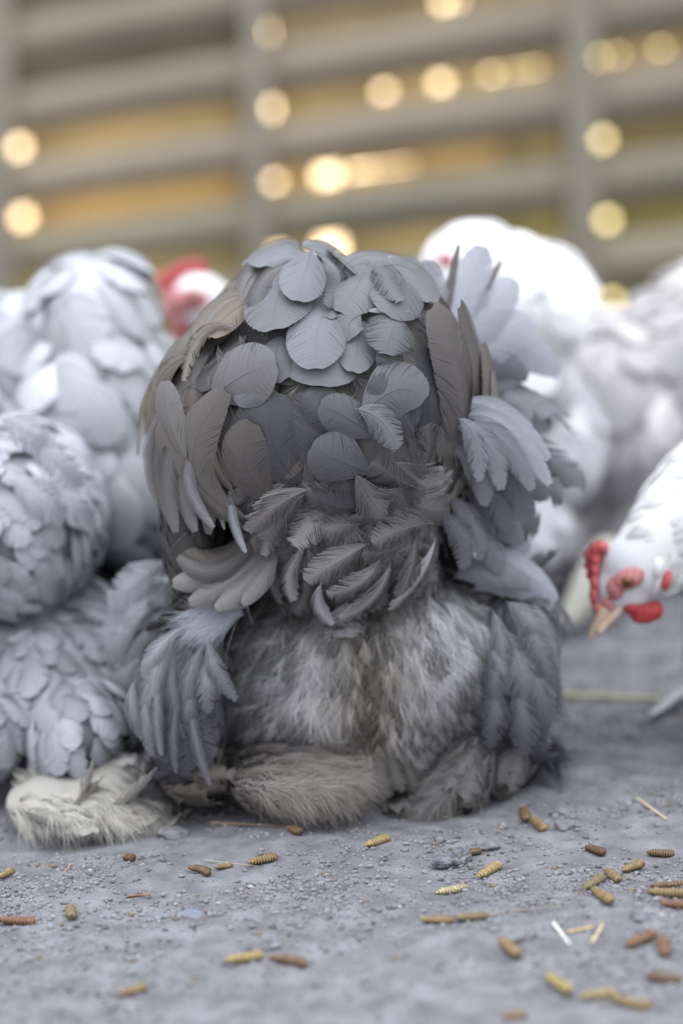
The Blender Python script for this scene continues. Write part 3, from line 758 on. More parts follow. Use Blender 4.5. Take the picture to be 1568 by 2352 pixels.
def claw_foot(hp, dirs, parent, r=.0035, m=M_LEG, name='foot'):
    """leg with toes, as one mesh"""
    el = []
    def seg(a0, a1, r0, r1, n=6):
        for i in range(n + 1):
            s = i / n; el.append(dict(c=a0 * (1 - s) + a1 * s, r=np.full(3, r0 * (1 - s) + r1 * s), M=np.eye(3)))
    hp = np.asarray(hp, float); foot = np.array([hp[0], hp[1], .006]); seg(hp, foot, r * 1.3, r)
    for d in dirs:
        d = nrm(np.array([d[0], d[1], 0])); seg(foot, foot + d * .03, r, r * .7)
    return blob(name, el, m, parent, voxel=.0014, smooth=2, origin=foot)
for px, Yd in ((720, .10), (1000, .12)):
    q = P(px, 1600, Yd); claw_foot((q[0], Yd + .03, .06), ((0, 1), (.5, 1), (-.5, 1), (0, -1)), hen)
# head (on the far side)
def simple_head(parent, hc, fwd, up, s=1.0, face=True):
    """comb, beak, eyes and wattles on a head ball at hc"""
    hc = np.asarray(hc, float); fwd = nrm(fwd); up = nrm(up - fwd * np.dot(up, fwd)); side = np.cross(fwd, up)
    def el(o, r, M=None):
        Mx = np.stack([fwd, side, up], 1)
        return dict(c=hc + (fwd * o[0] + side * o[1] + up * o[2]) * s, r=np.array(r) * s, M=Mx)
    blob('beak', [el((.021 + .0022 * i, 0, -.004 - .0004 * i * i * .3), (.0035, .0052 - .0006 * i, .0052 - .0006 * i)) for i in range(8)], M_BEAK, parent, voxel=.0009 * s, smooth=2, origin=hc)
    blob('comb', [el((.016 - .0045 * i, 0, .018 + (.004 if i % 2 else .0) - .0009 * abs(i - 2)), (.0035, .0026, .0072)) for i in range(7)], M_RED, parent, voxel=.0009 * s, smooth=2, origin=hc)
    for sd_ in (-1, 1):
        if face: blob('face_patch', [el((.009, sd_ * .0118, .003), (.0125, .0042, .0095))], M_FACE, parent, voxel=.001 * s, smooth=1, origin=hc)
        eye_at(hc + (fwd * .009 + side * sd_ * .0158 + up * .004) * s, side * sd_, .0034 * s, parent)
        blob('wattle', [el((.013, sd_ * .005, -.016), (.0055, .0022, .0085)), el((.012, sd_ * .005, -.020), (.0055, .0022, .0065))], M_RED, parent, voxel=.0009 * s, smooth=2, origin=hc)
simple_head(hen, FRONT[-1]['c'] + np.array([0, .01, 0]), (0.1, 1, -.1), np.array([0, 0, 1.0]))

# ---- other birds
def bird(label, ells, L, W, flow, tint, n, base, group=None, **kw):
    o = empty('hen', base); tag(o, label, 'hen', group)
    t0 = tint(ells[0]['c']) if callable(tint) else np.asarray(tint)
    blob('body', [dict(c=e_['c'], r=e_['r'] * 0.98, M=e_['M']) for e_ in ells], M_SKIN, o, voxel=0.005, smooth=8, tint=tuple(t0 * .9), origin=base)
    a_ = Acc(); plumage(a_, ells, n, L, W, flow, tint, **kw)
    p_ = a_.build('plumage', M_FEATHER, o); p_['kind'] = 'stuff'
    return o
down = lambda p, n: np.array([n[0] * .3, 0, -1.0])
# front left lavender hen
LAV = np.array([.42, .43, .475])
EA = [E(25, 1190, .22, 215, 230, .10), E(140, 1550, .20, 210, 190, .09), E(60, 1500, .24, 250, 220, .10), E(250, 1500, .22, 115, 130, .06), E(30, 1330, .28, 190, 280, .08), E(-200, 1300, .25, 300, 330, .12),
      E(330, 1420, .20, 90, 110, .05)] + [E(180, 1640, .14, 130, 120, .06), E(-30, 1640, .15, 140, 130, .06)]
def tA(p):
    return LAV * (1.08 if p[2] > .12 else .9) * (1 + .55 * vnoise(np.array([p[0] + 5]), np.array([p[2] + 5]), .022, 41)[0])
ba = G(80, 1860); ba = np.array([ba[0], .16, 0])
hA = bird('pale lavender fluffy hen at the left edge with cream feathered feet, nearest the grey hen', EA, .026, .0085, lambda p, n: (.75 * (1 if p[2] > .1 else .3), -.2, -.8), tA, 3000, ba, lift=.003, fray=.35, cov=.4, nb=26, K=5, tv=.1)
# a few broad feathers of her near side
T.clear()
for (x, y, x2, y2, W, c) in ((390, 1290, 250, 1400, 50, 1.0), (395, 1330, 290, 1480, 48, .95), (340, 1400, 250, 1530, 46, .85), (380, 1420, 300, 1600, 40, .75), (330, 1480, 262, 1640, 40, .7), (300, 1560, 275, 1700, 26, .72),
                             (0, 960, 120, 1040, 50, 1.05), (60, 1010, 190, 1120, 50, 1.05), (20, 1100, 150, 1200, 50, 1.1), (110, 1110, 220, 1220, 40, .95), (0, 1200, 110, 1290, 50, 1.1)):
    g3((x, y, .14), ((x + x2) / 2, (y + y2) / 2 - 10, .125), (x2, y2, .135), W, LAV * c, .7)
build3(T, 'wing_feather', hA, nb=50, K=6, cov=.3)
CREAM = np.array([.56, .54, .50])
EF = [E(120, 1825, .075, 85, 40, .04), E(230, 1815, .08, 100, 42, .04), E(60, 1835, .08, 50, 30, .03), E(255, 1775, .10, 60, 38, .03), E(310, 1850, .075, 50, 18, .02)]
ff = Acc(); plumage(ff, EF, 420, .026, .006, lambda p, n: (1, -.2, -.45), CREAM * .8, nb=24, K=5, fray=.5, cov=.4, lift=.0006)
blob('foot', EF, M_SKIN, hA, voxel=.0035, smooth=4, tint=(.36, .345, .32), origin=EF[0]['c'])
HF = surf_fn(EF)
for _ in range(420):
    x, y = RNG.uniform(20, 340), RNG.uniform(1755, 1870); pp, nn = HF(x, y)
    tuft(ff, pp, np.array([.8, -.3, -.6]) + RNG.normal(0, .25, 3), nn, RNG.uniform(.014, .028), .22, 24, .0004, CREAM * RNG.choice([.8, 1.0, 1.2]) * RNG.uniform(.9, 1.1), lift=.15)
ffo = ff.build('foot_feathering', M_FEATHER, hA); ffo['kind'] = 'stuff'
blob('leg', chain([(95, 1690, .13, 34), (85, 1800, .10, 26)], 6), M_LEG, hA, voxel=.002, origin=P(90, 1750, .12))
# second lavender hen behind
EB = [E(215, 720, 0.38, 130, 135, .08), E(225, 900, 0.37, 185, 230, .10), E(290, 1090, 0.34, 130, 220, .08), E(60, 860, 0.40, 120, 200, .10), E(-10, 760, 0.43, 80, 95, .07), E(330, 880, 0.37, 90, 150, .07), E(100, 1150, 0.47, 240, 260, .12), E(150, 1450, 0.49, 200, 200, .12), E(270, 1330, 0.41, 130, 180, .08)]
bb = G(200, 1600); bb = np.array([bb[0], .36, 0])
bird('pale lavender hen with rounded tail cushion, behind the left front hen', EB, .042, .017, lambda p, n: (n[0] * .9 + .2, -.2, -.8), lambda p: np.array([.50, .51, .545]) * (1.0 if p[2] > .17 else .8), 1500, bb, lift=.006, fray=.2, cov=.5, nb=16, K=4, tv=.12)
# white-headed hen in the middle distance, left
YC = .55
EC = [E(455, 690, YC, 70, 72, .021), E(425, 715, YC, 50, 50, .015)] + chain([(460, 690, YC, 62), (560, 760, YC + .03, 78), (650, 900, YC + .08, 110)], 6) + [E(700, 1050, YC + .16, 190, 230, .10), E(700, 1250, YC + .16, 150, 160, .08)]
bc = np.array([P(700, 1200, YC + .16)[0], YC + .16, 0])
WHITE = np.array([.93, .93, .94])
hC = bird('white-headed hen with red comb facing left, behind the grey hen', EC, .03, .009, lambda p, n: (.8, 0, -.6), WHITE, 260, bc, fray=.3, cov=.5, nb=12, K=4, lift=.002, keep=lambda p, n: p[0] > P(505, 690, YC)[0])
blob('comb', [E(372 + 13 * i, 652 - 8 * i + (0 if i % 2 else 5) + (i > 4) * 6 * (i - 4), YC - .002, 12, 26, .004, rot=30) for i in range(8)], M_RED, hC, voxel=.0015, origin=P(410, 625, YC))
blob('face_patch', [E(440, 690, YC - .014, 46, 30, .008), E(402, 700, YC - .008, 26, 44, .010), E(412, 735, YC - .008, 24, 30, .010)], M_FACE, hC, voxel=.0015, origin=P(440, 690, YC - .012))
blob('wattle', [E(418, 758, YC - .010, 20, 34, .004, rot=-15), E(428, 785, YC - .010, 16, 26, .004)], M_RED, hC, voxel=.0015, origin=P(420, 765, YC))
blob('beak', [E(376 - 6 * i, 716 + 4 * i, YC - .002, 14 - 1.6 * i, 13 - 1.6 * i, .004) for i in range(6)], M_BEAK, hC, voxel=.0012, origin=P(365, 720, YC))
eye_at(P(443, 680, YC - .0215), (0, -1, .1), .0036, hC)
for dx in (-20, 20): q = P(700 + dx, 1300, YC + .16); claw_foot((q[0], q[1], .08), ((-.3, -1), (.3, -1), (-1, -.2), (.4, 1)), hC, r=.004)
# white hen, right, behind the grey hen's wing
YD = .50
ED = [E(1085, 600, YD, 108, 98, .040), E(1140, 680, YD + .01, 145, 140, .055), E(1222, 690, YD + .04, 138, 135, .07), E(1160, 620, YD + .02, 100, 90, .05), E(1180, 850, YD + .05, 150, 170, .08), E(1230, 1000, YD + .10, 170, 190, .10), E(1180, 1180, YD + .06, 130, 130, .07)]
bd = np.array([P(1200, 1200, YD + .07)[0], YD + .07, 0])
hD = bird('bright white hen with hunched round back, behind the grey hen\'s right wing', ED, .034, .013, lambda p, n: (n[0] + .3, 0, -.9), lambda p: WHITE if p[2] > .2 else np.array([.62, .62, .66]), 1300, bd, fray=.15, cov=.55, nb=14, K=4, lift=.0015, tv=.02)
blob('face_patch', [E(1024, 597, YD - .035, 17, 15, .008)], M_RED, hD, voxel=.0012, origin=P(1024, 597, YD - .035))
blob('beak', [E(1148, 738, YD - .045, 13, 12, .006), E(1142, 748, YD - .05, 8, 9, .004)], M_SPOT, hD, voxel=.0012, origin=P(1148, 738, YD - .045))  # small orange-yellow lump on her feathers, not identified
for dx in (-30, 30): q = P(1190 + dx, 1250, YD + .08); claw_foot((q[0], q[1], .07), ((-.3, -1), (.3, -1), (-1, -.2), (.4, 1)), hD, r=.004)
# beige and grey hen, far right
YE = .66
EE = [E(1420, 930, YE, 185, 220, .11), E(1560, 850, YE + .02, 170, 190, .11), E(1640, 760, YE + .02, 120, 150, .08), E(1330, 1010, YE - .02, 120, 160, .08), E(1480, 1130, YE, 170, 160, .09), E(1290, 1180, YE - .03, 80, 90, .05), E(1560, 1080, YE, 120, 200, .08)]
be = np.array([P(1450, 1200, YE)[0], YE, 0])
def tE(p):
    s = vnoise(np.array([p[0] + 5]), np.array([p[2] + 5]), .05, 21)[0]
    if p[2] > .235: return np.array([.80, .78, .76])
    return np.array([.56, .54, .55]) * (1 + 1.0 * s)
hE = bird('beige and grey mottled hen at the far right edge, behind the white head', EE, .042, .016, lambda p, n: (-.5, 0, -.8), tE, 1100, be, fray=.2, cov=.5, nb=14, K=4, lift=.005, tv=.12)
blob('foot', chain([(1392, 1270, .50, 42), (1350, 1350, .48, 44), (1305, 1425, .465, 26)], 8), M_SKIN, hE, voxel=.003, tint=(.46, .455, .40), origin=P(1340, 1360, .48))
for px in (1500, 1600): q = P(px, 1250, YE); claw_foot((q[0], q[1], .09), ((-.3, -1), (.3, -1), (-1, -.2), (.4, 1)), hE, r=.005)
# pecking white hen, right edge
YG = .135
EGh = [E(1462, 1300, YG, 88, 80, .020), E(1435, 1345, YG, 74, 70, .017), E(1400, 1390, YG, 42, 42, .011)]
EGn = chain([(1470, 1300, YG, 86), (1560, 1225, YG + .01, 128), (1680, 1160, YG + .04, 190)], 7)
EGb = [E(1790, 1230, YG + .06, 200, 230, .10), E(1730, 1420, YG + .04, 170, 200, .08), E(1690, 1510, YG + .02, 125, 190, .06)]
bg_ = np.array([P(1760, 1400, YG + .05)[0], YG + .05, 0])
edge_x = P(1530, 1300, YG)[0]
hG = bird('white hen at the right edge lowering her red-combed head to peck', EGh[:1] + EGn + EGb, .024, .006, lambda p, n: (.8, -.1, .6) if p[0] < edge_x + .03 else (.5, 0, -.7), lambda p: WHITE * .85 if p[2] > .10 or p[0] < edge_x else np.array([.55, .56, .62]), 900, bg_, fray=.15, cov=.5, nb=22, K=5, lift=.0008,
           keep=lambda p, n: not (p[0] < P(1478, 1340, YG)[0] and p[2] < P(1478, 1262, YG)[2]))
blob('head', EGh, M_SKIN, hG, voxel=.0018, smooth=4, tint=(.58, .585, .62), origin=EGh[1]['c'])
blob('comb', [E(1382, 1256, YG - .004, 15, 16, .006), E(1368, 1262, YG - .002, 16, 18, .006), E(1352, 1276, YG, 12, 13, .005), E(1366, 1284, YG - .003, 17, 14, .006), E(1350, 1300, YG, 11, 9, .004), E(1364, 1310, YG - .004, 13, 16, .006), E(1352, 1322, YG, 10, 8, .004),
              E(1364, 1338, YG - .006, 11, 22, .006), E(1362, 1368, YG - .007, 10, 22, .006), E(1366, 1394, YG - .008, 8, 14, .005)], M_RED, hG, voxel=.0010, smooth=7, origin=P(1365, 1310, YG))
blob('face_patch', [E(1447, 1326, YG - .0165, 42, 27, .006, rot=22), E(1415, 1350, YG - .0130, 24, 30, .006), E(1400, 1385, YG - .0085, 22, 26, .005)], M_FACE, hG, voxel=.0010, smooth=3, origin=P(1440, 1330, YG - .018))
ey = eye_at(P(1442, 1337, YG - .0218), (-.15, -1, 0), .0040, hG)
blob('earlobe', [E(1510, 1303, YG - .0185, 15, 27, .005, rot=-10)], M_LOBE, hG, voxel=.0010, smooth=2, origin=P(1510, 1303, YG - .02))
blob('ear_patch', [E(1530, 1332, YG - .0185, 12, 26, .005, rot=-14)], M_RED, hG, voxel=.0010, smooth=2, origin=P(1530, 1332, YG - .02))
blob('wattle', [E(1480, 1405, YG - .013, 40, 20, .004), E(1478, 1418, YG - .013, 30, 16, .004), E(1450, 1396, YG - .013, 22, 12, .004), E(1505, 1402, YG - .012, 18, 24, .004)], M_WATTLE, hG, voxel=.0010, smooth=2, origin=P(1480, 1410, YG - .013))
bk = blob('beak', [E(1396 - 5.4 * i, 1392 + 9.6 * i, YG - .006, 32 - 3.2 * i, 17 - 1.2 * i, .0066 - .0006 * i, rot=30) for i in range(8)], M_BEAK, hG, voxel=.0009, smooth=2, origin=P(1375, 1430, YG))
blob('lower_beak', [E(1440 - 9 * i, 1378 + 10 * i, YG - .010, 15 - .9 * i, 10, .0035) for i in range(8)], M_BEAK, hG, voxel=.0009, smooth=1, origin=P(1400, 1410, YG))
for px in (1700, 1800): q = P(px, 1450, YG + .05); claw_foot((q[0], q[1], .07), ((-.3, -1), (.3, -1), (-1, -.2), (.4, 1)), hG, r=.004)

# ------------------------------------------------------------------ litter on the ground
def larva_mesh(L, r, bend, seed, bumpy=.14, name='grub'):
    rng = np.random.default_rng(seed); ns = 44; nr = 14; V = []
    segs = 11
    for i in range(ns + 1):
        t = i / ns; x = (t - .5) * L
        env = (min(1, t / .22) ** .55) * (min(1, (1 - t) / .10) ** .5)
        env *= (1 - .25 * (1 - t))
        rr = r * max(env, .06) * (1 - bumpy * (1 - abs(math.sin(t * segs * math.pi)) ** .6))
        cy = bend * math.cos((t - .5) * math.pi) * L * .25
        for j in range(nr):
            a_ = 2 * math.pi * j / nr
            q = rr * (1 + .05 * rng.normal())
            V.append((x, cy + math.cos(a_) * q, r * .78 + math.sin(a_) * q * .78))
    F = []
    for i in range(ns):
        for j in range(nr):
            k = (j + 1) % nr
            F.append((i * nr + j, i * nr + k, (i + 1) * nr + k, (i + 1) * nr + j))
    V = np.array(V); n = len(V); V = np.concatenate([V, [[-.5 * L, V[:nr, 1].mean(), r * .78], [.5 * L, V[-nr:, 1].mean(), r * .78]]])
    F += [(n, (j + 1) % nr, j, n) for j in range(nr)] + [(n + 1, ns * nr + j, ns * nr + (j + 1) % nr, n + 1) for j in range(nr)]
    F3 = [f_ for f_ in F if len(set(f_)) == 4]; T3 = [(a0, b0, c0) for (a0, b0, c0, d0) in F if len({a0, b0, c0, d0}) == 3]
    tt = (V[:, 0] / L + .5)
    band = np.abs(np.sin(tt * segs * math.pi)) ** .7
    return V, F3, T3, band
def poly_obj(name, V, faces, m, tint=None):
    me = bpy.data.meshes.new(name); me.from_pydata([tuple(v) for v in V], [], faces)
    me.polygons.foreach_set('use_smooth', np.ones(len(me.polygons), bool))
    if tint is not None:
        a_ = me.color_attributes.new('tint', 'FLOAT_COLOR', 'POINT')
        a_.data.foreach_set('color', np.concatenate([tint, np.ones((len(V), 1))], 1).astype(np.float32).ravel())
    me.materials.append(m); me.update()
    o = bpy.data.objects.new(name, me); C.objects.link(o); return o
M_GRUB = mat('dried_grub_skin', attr=True, rough=0.45, spec=0.45, noise=(700, (.72, .68, .62), (1.2, 1.18, 1.1)), bump=(1800, .0006, .7))
def lie(o, px, py, ang, sink=0.0, z_extra=0.0, pitch=0.0):
    p = G(px, py); z = float(ground_z(p[0], p[1])); p = G(px, py, z)
    # picture angle to heading on the ground
    q = G(px + 20 * math.cos(math.radians(ang)), py + 20 * math.sin(math.radians(ang)), z)
    h = math.atan2(q[1] - p[1], q[0] - p[0])
    zz = float(ground_z(p[0], p[1])) - sink + z_extra
    o.location = (p[0], p[1], zz); o.rotation_euler = (0, pitch, h)
    return p, q
COL = {'tan': (.27, .19, .095), 'yellow': (.38, .29, .13), 'pale': (.44, .385, .24), 'brown': (.17, .105, .06), 'dark': (.13, .075, .04), 'red': (.20, .105, .06), 'olive': (.22, .175, .10)}
def grub(px, py, Lpx, ang, col, label, fat=.19, bend=0.0, flip=False, group='dried grubs scattered on the earth'):
    p, q = G(px, py), G(px + math.cos(math.radians(ang)) * Lpx / 2, py + math.sin(math.radians(ang)) * Lpx / 2)
    L = min(2 * np.linalg.norm(q - p), .023); r = L * (fat + .035 if fat < .19 else fat)
    r = min(r, .0031) if fat > .1 else r
    V, F4, T3, band = larva_mesh(L, r, bend, int(px * 7 + py))
    if flip: V[:, 0] *= -1; F4 = [x[::-1] for x in F4]; T3 = [x[::-1] for x in T3]
    c = np.array(COL[col]); tint = c[None, :] * (.38 + .75 * band[:, None]) * (1 + .12 * np.sin(V[:, :1] * 900))
    o = poly_obj('grub', V, F4 + T3, M_GRUB, tint)
    tag(o, label, 'grub', group); lie(o, px, py, ang + (0), sink=.0003)
    return o
grub(603, 1983, 70, -12, 'tan', 'plump striped tan grub lying alone in front of the grey hen, sharpest of all')
grub(456, 2008, 52, 16, 'brown', 'small curved brown grub left of the plump striped one', .13, .5)
grub(514, 2002, 44, -8, 'tan', 'short orange-brown grub between the curved brown and the striped grub')
grub(865, 1940, 60, -20, 'yellow', 'slim tan grub close under the grey hen\'s right foot', .12)
grub(1080, 1972, 52, -8, 'brown', 'dark crusty brown grub resting against the rough grey stone', .17)
grub(1122, 2008, 66, -30, 'yellow', 'yellow segmented grub just right and below the rough stone', .14)
grub(1037, 2050, 76, -10, 'pale', 'pale yellow blurred grub below the rough grey stone', .12)
grub(1516, 1969, 66, 4, 'brown', 'fat shiny brown grub near the right edge, behind the others')
grub(1453, 2000, 52, -22, 'tan', 'tan grub just left and below the fat brown one at the right edge')
grub(1366, 1962, 48, 18, 'dark', 'crumbled dark brown grub husk left of the fat brown grub', .16)
grub(1406, 2016, 40, 40, 'olive', 'stubby olive grub propped among the small cluster on the right')
grub(1362, 2034, 54, -32, 'olive', 'dull grey-brown grub leaning up at the left of the cluster', .13)
grub(1382, 2070, 84, 34, 'tan', 'long tan grub slanting down right from the cluster')
grub(1535, 2036, 90, -3, 'brown', 'thin brown grub uppermost of the three stacked at the right edge', .09)
grub(1530, 2063, 95, 3, 'tan', 'tan grub in the middle of the three at the right edge', .13)
grub(1552, 2086, 80, 4, 'red', 'reddish brown grub lowest of the three at the right edge', .16)
grub(1002, 2120, 80, 2, 'tan', 'orange-ended grub left of the blurred pair in front', .13)
grub(1082, 2114, 84, -4, 'olive', 'greyish grub joined end to end with the orange-ended one', .13)
grub(1168, 2180, 108, 40, 'tan', 'thick tan grub slanting down right in the blurred foreground', .15)
grub(1470, 2168, 92, -24, 'red', 'red-brown grub slanting up right in the right foreground', .13)
grub(1524, 2182, 70, 78, 'red', 'short red-brown grub pointing at the camera beside the slanting one', .13)
grub(1281, 2268, 74, 34, 'yellow', 'blurred yellow grub in the lower right foreground')
grub(1372, 2296, 82, -8, 'yellow', 'blurred yellowish grub touching a curved brown one at lower right', .12)
grub(1448, 2306, 105, 16, 'tan', 'blurred curved brown grub at the lower right', .13, -.5)
grub(1522, 2255, 84, 8, 'brown', 'blurred dark brown grub at the right edge of the foreground', .13)
grub(1180, 2340, 62, -6, 'tan', 'grub half cut off by the bottom edge of the picture')
grub(36, 2117, 94, 4, 'red', 'large rust-brown grub at the left edge in the foreground', .15)
grub(14, 2018, 40, -28, 'tan', 'small tan grub cut off by the left edge')
grub(306, 2292, 72, -14, 'tan', 'blurred tan grub alone in the lower left foreground', .14)
grub(560, 2211, 92, -8, 'yellow', 'blurred bright yellow grub beside a brown one in front', .13)
grub(662, 2213, 90, 10, 'brown', 'blurred brown grub to the right of the bright yellow one', .13, .3)
grub(1204, 1880, 40, 70, 'brown', 'small brown grub standing on end behind, right of the grey hen', .16)
grub(1236, 1900, 50, 42, 'tan', 'small grey-tan grub leaning against the one right of the hen', .15)
grub(676, 1914, 32, 20, 'brown', 'brown nub at the end of the twig under the grey hen', .26)
grub(168, 1912, 26, 10, 'dark', 'tiny dark crumb of grub left of the pale straw', .28)
grub(296, 1974, 26, 10, 'dark', 'dark knobbly dropping on the open earth at left', .36)
grub(163, 2104, 28, 80, 'olive', 'olive lump beside the large rust-brown grub', .3)

M_STRAW = mat('dry_straw', attr=True, rough=.6, spec=.3, noise=(400, (.85, .85, .85), (1.12, 1.1, 1.05)))
def straw(px, py, Lpx, ang, wpx, col, label, cat='straw', name='straw', bow=0.0, group=None):
    p, q = G(px, py), G(px + math.cos(math.radians(ang)) * Lpx / 2, py + math.sin(math.radians(ang)) * Lpx / 2)
    L = 2 * np.linalg.norm(q - p); r = wpx / PPM(p[1]) / 2; ns, nr = 16, 8; V = []; rng = np.random.default_rng(int(px + py))
    for i in range(ns + 1):
        t = i / ns; x = (t - .5) * L; e_ = r * (1 - .25 * t) * (1 + .06 * rng.normal())
        for j in range(nr):
            a_ = 2 * math.pi * j / nr
            V.append((x, math.cos(a_) * e_ + bow * L * (.25 - (t - .5) ** 2), r * .6 + math.sin(a_) * e_ * .6))
    F = [(i * nr + j, i * nr + (j + 1) % nr, (i + 1) * nr + (j + 1) % nr, (i + 1) * nr + j) for i in range(ns) for j in range(nr)]
    F += [tuple(range(nr))[::-1], tuple(ns * nr + j for j in range(nr))]
    o = poly_obj(name, V, F, M_STRAW, np.tile(np.array(col), (len(V), 1)))
    tag(o, label, cat, group); lie(o, px, py, ang, z_extra=.0005)
    return o
straw(246, 1910, 104, 2, 11, (.62, .62, .36), 'pale green-yellow straw lying flat before the left hen\'s foot')
straw(120, 1868, 95, 14, 9, (.58, .46, .28), 'tan straw poking from under the cream feathered foot')
straw(585, 1899, 210, 3, 9, (.22, .17, .12), 'dark twig lying along the shade under the grey hen', 'twig', 'twig')
straw(1495, 1858, 85, 36, 10, (.50, .42, .34), 'pinkish tan straw at right, behind the brown grubs')
straw(1395, 1606, 260, 2, 15, (.60, .58, .34), 'long blurred yellow straw on the earth below the pecking head')
straw(1289, 2148, 62, 52, 9, (.78, .77, .74), 'white sliver of straw between grubs in the right foreground')
straw(1335, 2140, 60, -12, 11, (.52, .40, .20), 'pale brown husk right of the white sliver', 'husk', 'husk')
straw(1372, 2150, 50, -60, 10, (.55, .47, .30), 'second pale husk crossing the first at lower right', 'husk', 'husk')
straw(1190, 2098, 190, -9, 5, (.30, .26, .22), 'thin bent grey twig above the thick tan grub', 'twig', 'twig', .15)
straw(530, 1985, 130, 7, 2.2, (.62, .55, .40), 'hair-thin stalk touching the plump striped grub', 'stalk', 'stalk')
straw(318, 2066, 56, -4, 7, (.24, .13, .07), 'thin brown twig alone at left centre of the earth', 'twig', 'twig', .3)
straw(152, 1996, 34, -50, 6, (.38, .26, .15), 'short brown splinter at far left', 'twig', 'twig')
straw(815, 1868, 40, 86, 8, (.34, .27, .18), 'short brown stub standing under the grey hen', 'twig', 'twig')
straw(1070, 1862, 110, -20, 5, (.40, .34, .24), 'thin dry stalk just right of the grey hen\'s foot', 'stalk', 'stalk')
# pale fallen feather at the right
a_ = Acc(); q0, q1 = G(1600, 1590), G(1492, 1652)
up = np.array([0, 0, .004])
feather(a_, q0 + up, (q0 + q1) / 2 + up * 2, q1 + up * .6, .006, (0, 0, 1), (.66, .67, .70), nb=50, K=5, fray=.3)
tag(a_.build('fallen_feather', M_FEATHER), 'pale fallen feather on the earth at the right edge', 'feather')

# stones and clods
M_STONE = mat('rough_dark_stone', rough=.9, noise=(260, (.10, .10, .115), (.30, .30, .33), 8), bump=(700, .002, 1.0))
M_FLAT = mat('blue_grey_stone', rough=.8, noise=(120, (.15, .17, .215), (.21, .23, .28)))
M_CLOD = mat('earth_clod', rough=.95, noise=(300, (.16, .158, .168), (.25, .245, .26), 8), bump=(1200, .001, .8))
def rock(px, py, wpx, hpx, m, label, name='stone', cat='stone', rough=.25, seed=1, flat=1.0, group=None):
    rng = np.random.default_rng(seed); p = G(px, py); k = PPM(p[1])
    import bmesh
    bm = bmesh.new(); bmesh.ops.create_icosphere(bm, subdivisions=4, radius=1)
    ph = rng.uniform(0, 6, (12, 3)); fr = rng.normal(0, 1, (12, 3)) * np.linspace(1.5, 7, 12)[:, None]
    for v in bm.verts:
        c = np.array(v.co); d = sum(math.sin(c @ fr[i] + ph[i, 0]) / (1 + i * .5) for i in range(12))
        s = 1 + rough * d * .5
        v.co = Vector((c[0] * s * wpx / k / 2, c[1] * s * wpx / k / 2.4, c[2] * s * hpx / k / 2 * flat))
    for fc in bm.faces: fc.smooth = True
    me = bpy.data.meshes.new(name); bm.to_mesh(me); bm.free(); me.materials.append(m)
    o = bpy.data.objects.new(name, me); C.objects.link(o)
    z = float(ground_z(p[0], p[1])); o.location = (p[0], p[1] + .001, z + hpx / k / 2 * .45 * flat); o.rotation_euler = (0, 0, rng.uniform(0, 6))
    tag(o, label, cat, group)
rock(1038, 1968, 78, 42, M_STONE, 'rough dark grey stone with a brown grub leaning on it', seed=3, rough=.45)
rock(437, 2092, 72, 26, M_FLAT, 'smooth flat blue-grey stone set in the earth', seed=5, rough=.12, flat=.5)
rock(395, 1905, 74, 34, M_CLOD, 'pale grey clod in front of the left hen\'s foot', 'clod', 'clod', seed=8)
rock(1125, 1940, 60, 28, M_CLOD, 'grey clod above and right of the rough stone', 'clod', 'clod', seed=9)
rock(1300, 1892, 56, 24, M_CLOD, 'dark clod right of the two small leaning grubs', 'clod', 'clod', seed=10)
rock(1470, 2110, 52, 26, M_STONE, 'small dark stone below the stacked grubs at right', seed=12)
rock(1285, 1852, 46, 22, M_CLOD, 'small dark clod behind, beyond the leaning grubs', 'clod', 'clod', seed=14)
rock(1185, 2160, 110, 30, M_CLOD, 'broad blurred clod behind the thick tan grub', 'clod', 'clod', seed=15)
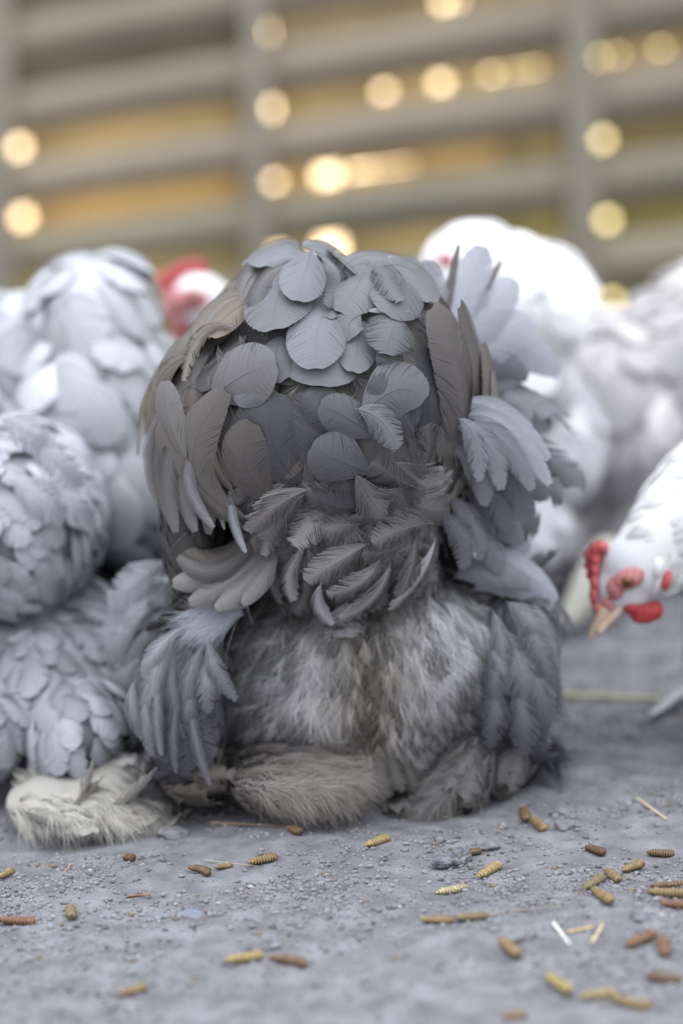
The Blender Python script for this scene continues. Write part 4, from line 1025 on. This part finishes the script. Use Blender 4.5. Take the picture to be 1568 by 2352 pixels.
# loose crumbs of earth and grit: nobody could count them
ico = np.array([(0, 0, 1), (.89, 0, .45), (.28, .85, .45), (-.72, .53, .45), (-.72, -.53, .45), (.28, -.85, .45), (.72, .53, -.45), (-.28, .85, -.45), (-.89, 0, -.45), (-.28, -.85, -.45), (.72, -.53, -.45), (0, 0, -1)])
icf = np.array([(0, 1, 2), (0, 2, 3), (0, 3, 4), (0, 4, 5), (0, 5, 1), (1, 6, 2), (2, 7, 3), (3, 8, 4), (4, 9, 5), (5, 10, 1), (6, 7, 2), (7, 8, 3), (8, 9, 4), (9, 10, 5), (10, 6, 1), (11, 7, 6), (11, 8, 7), (11, 9, 8), (11, 10, 9), (11, 6, 10)])
n = 70000
xx = RNG.uniform(-.26, .30, n * 3); yy = RNG.uniform(-.32, .55, n * 3)
dn = vnoise(xx + 5, yy + 5, .06, 31) + vnoise(xx + 5, yy + 5, .02, 32) * .7
kp = RNG.random(n * 3) < np.clip(.32 + dn * 1.1, .04, 1)
xx, yy = xx[kp][:n], yy[kp][:n]; n = len(xx)
sz = .00032 + .0014 * RNG.random(n) ** 7 + (RNG.random(n) < .002) * .0014
big = (RNG.random(n) < .004) & (xx > -.02) & (yy > -.18) & (yy < .12) & (xx + yy > -.02); sz = np.where(big, RNG.uniform(.0014, .0032, n), sz)
jit = 1 + RNG.normal(0, .25, (n, 12, 1))
V = ico[None] * jit * sz[:, None, None] * np.stack([RNG.uniform(.8, 1.4, n), RNG.uniform(.8, 1.4, n), RNG.uniform(.5, .9, n)], 1)[:, None, :]
V = V + np.stack([xx, yy, ground_z(xx, yy) + sz * .25], 1)[:, None, :]
Fc = icf[None] + (np.arange(n) * 12)[:, None, None]
pal = np.array([(.215, .213, .228), (.265, .264, .285), (.135, .13, .137), (.21, .165, .12), (.36, .36, .36)])
tc_ = pal[RNG.choice(5, n, p=[.56, .26, .13, .03, .02])]
M_CRUMB = mat('earth_crumbs', attr=True, rough=.95, spec=.1)
cr = mesh_obj('soil_crumbs', V.reshape(-1, 3), Fc.reshape(-1, 3), M_CRUMB, None, np.repeat(tc_, 12, 0), smooth=False)
tag(cr, 'loose crumbs and grit of grey earth strewn over the ground', 'soil crumbs', None, 'stuff')
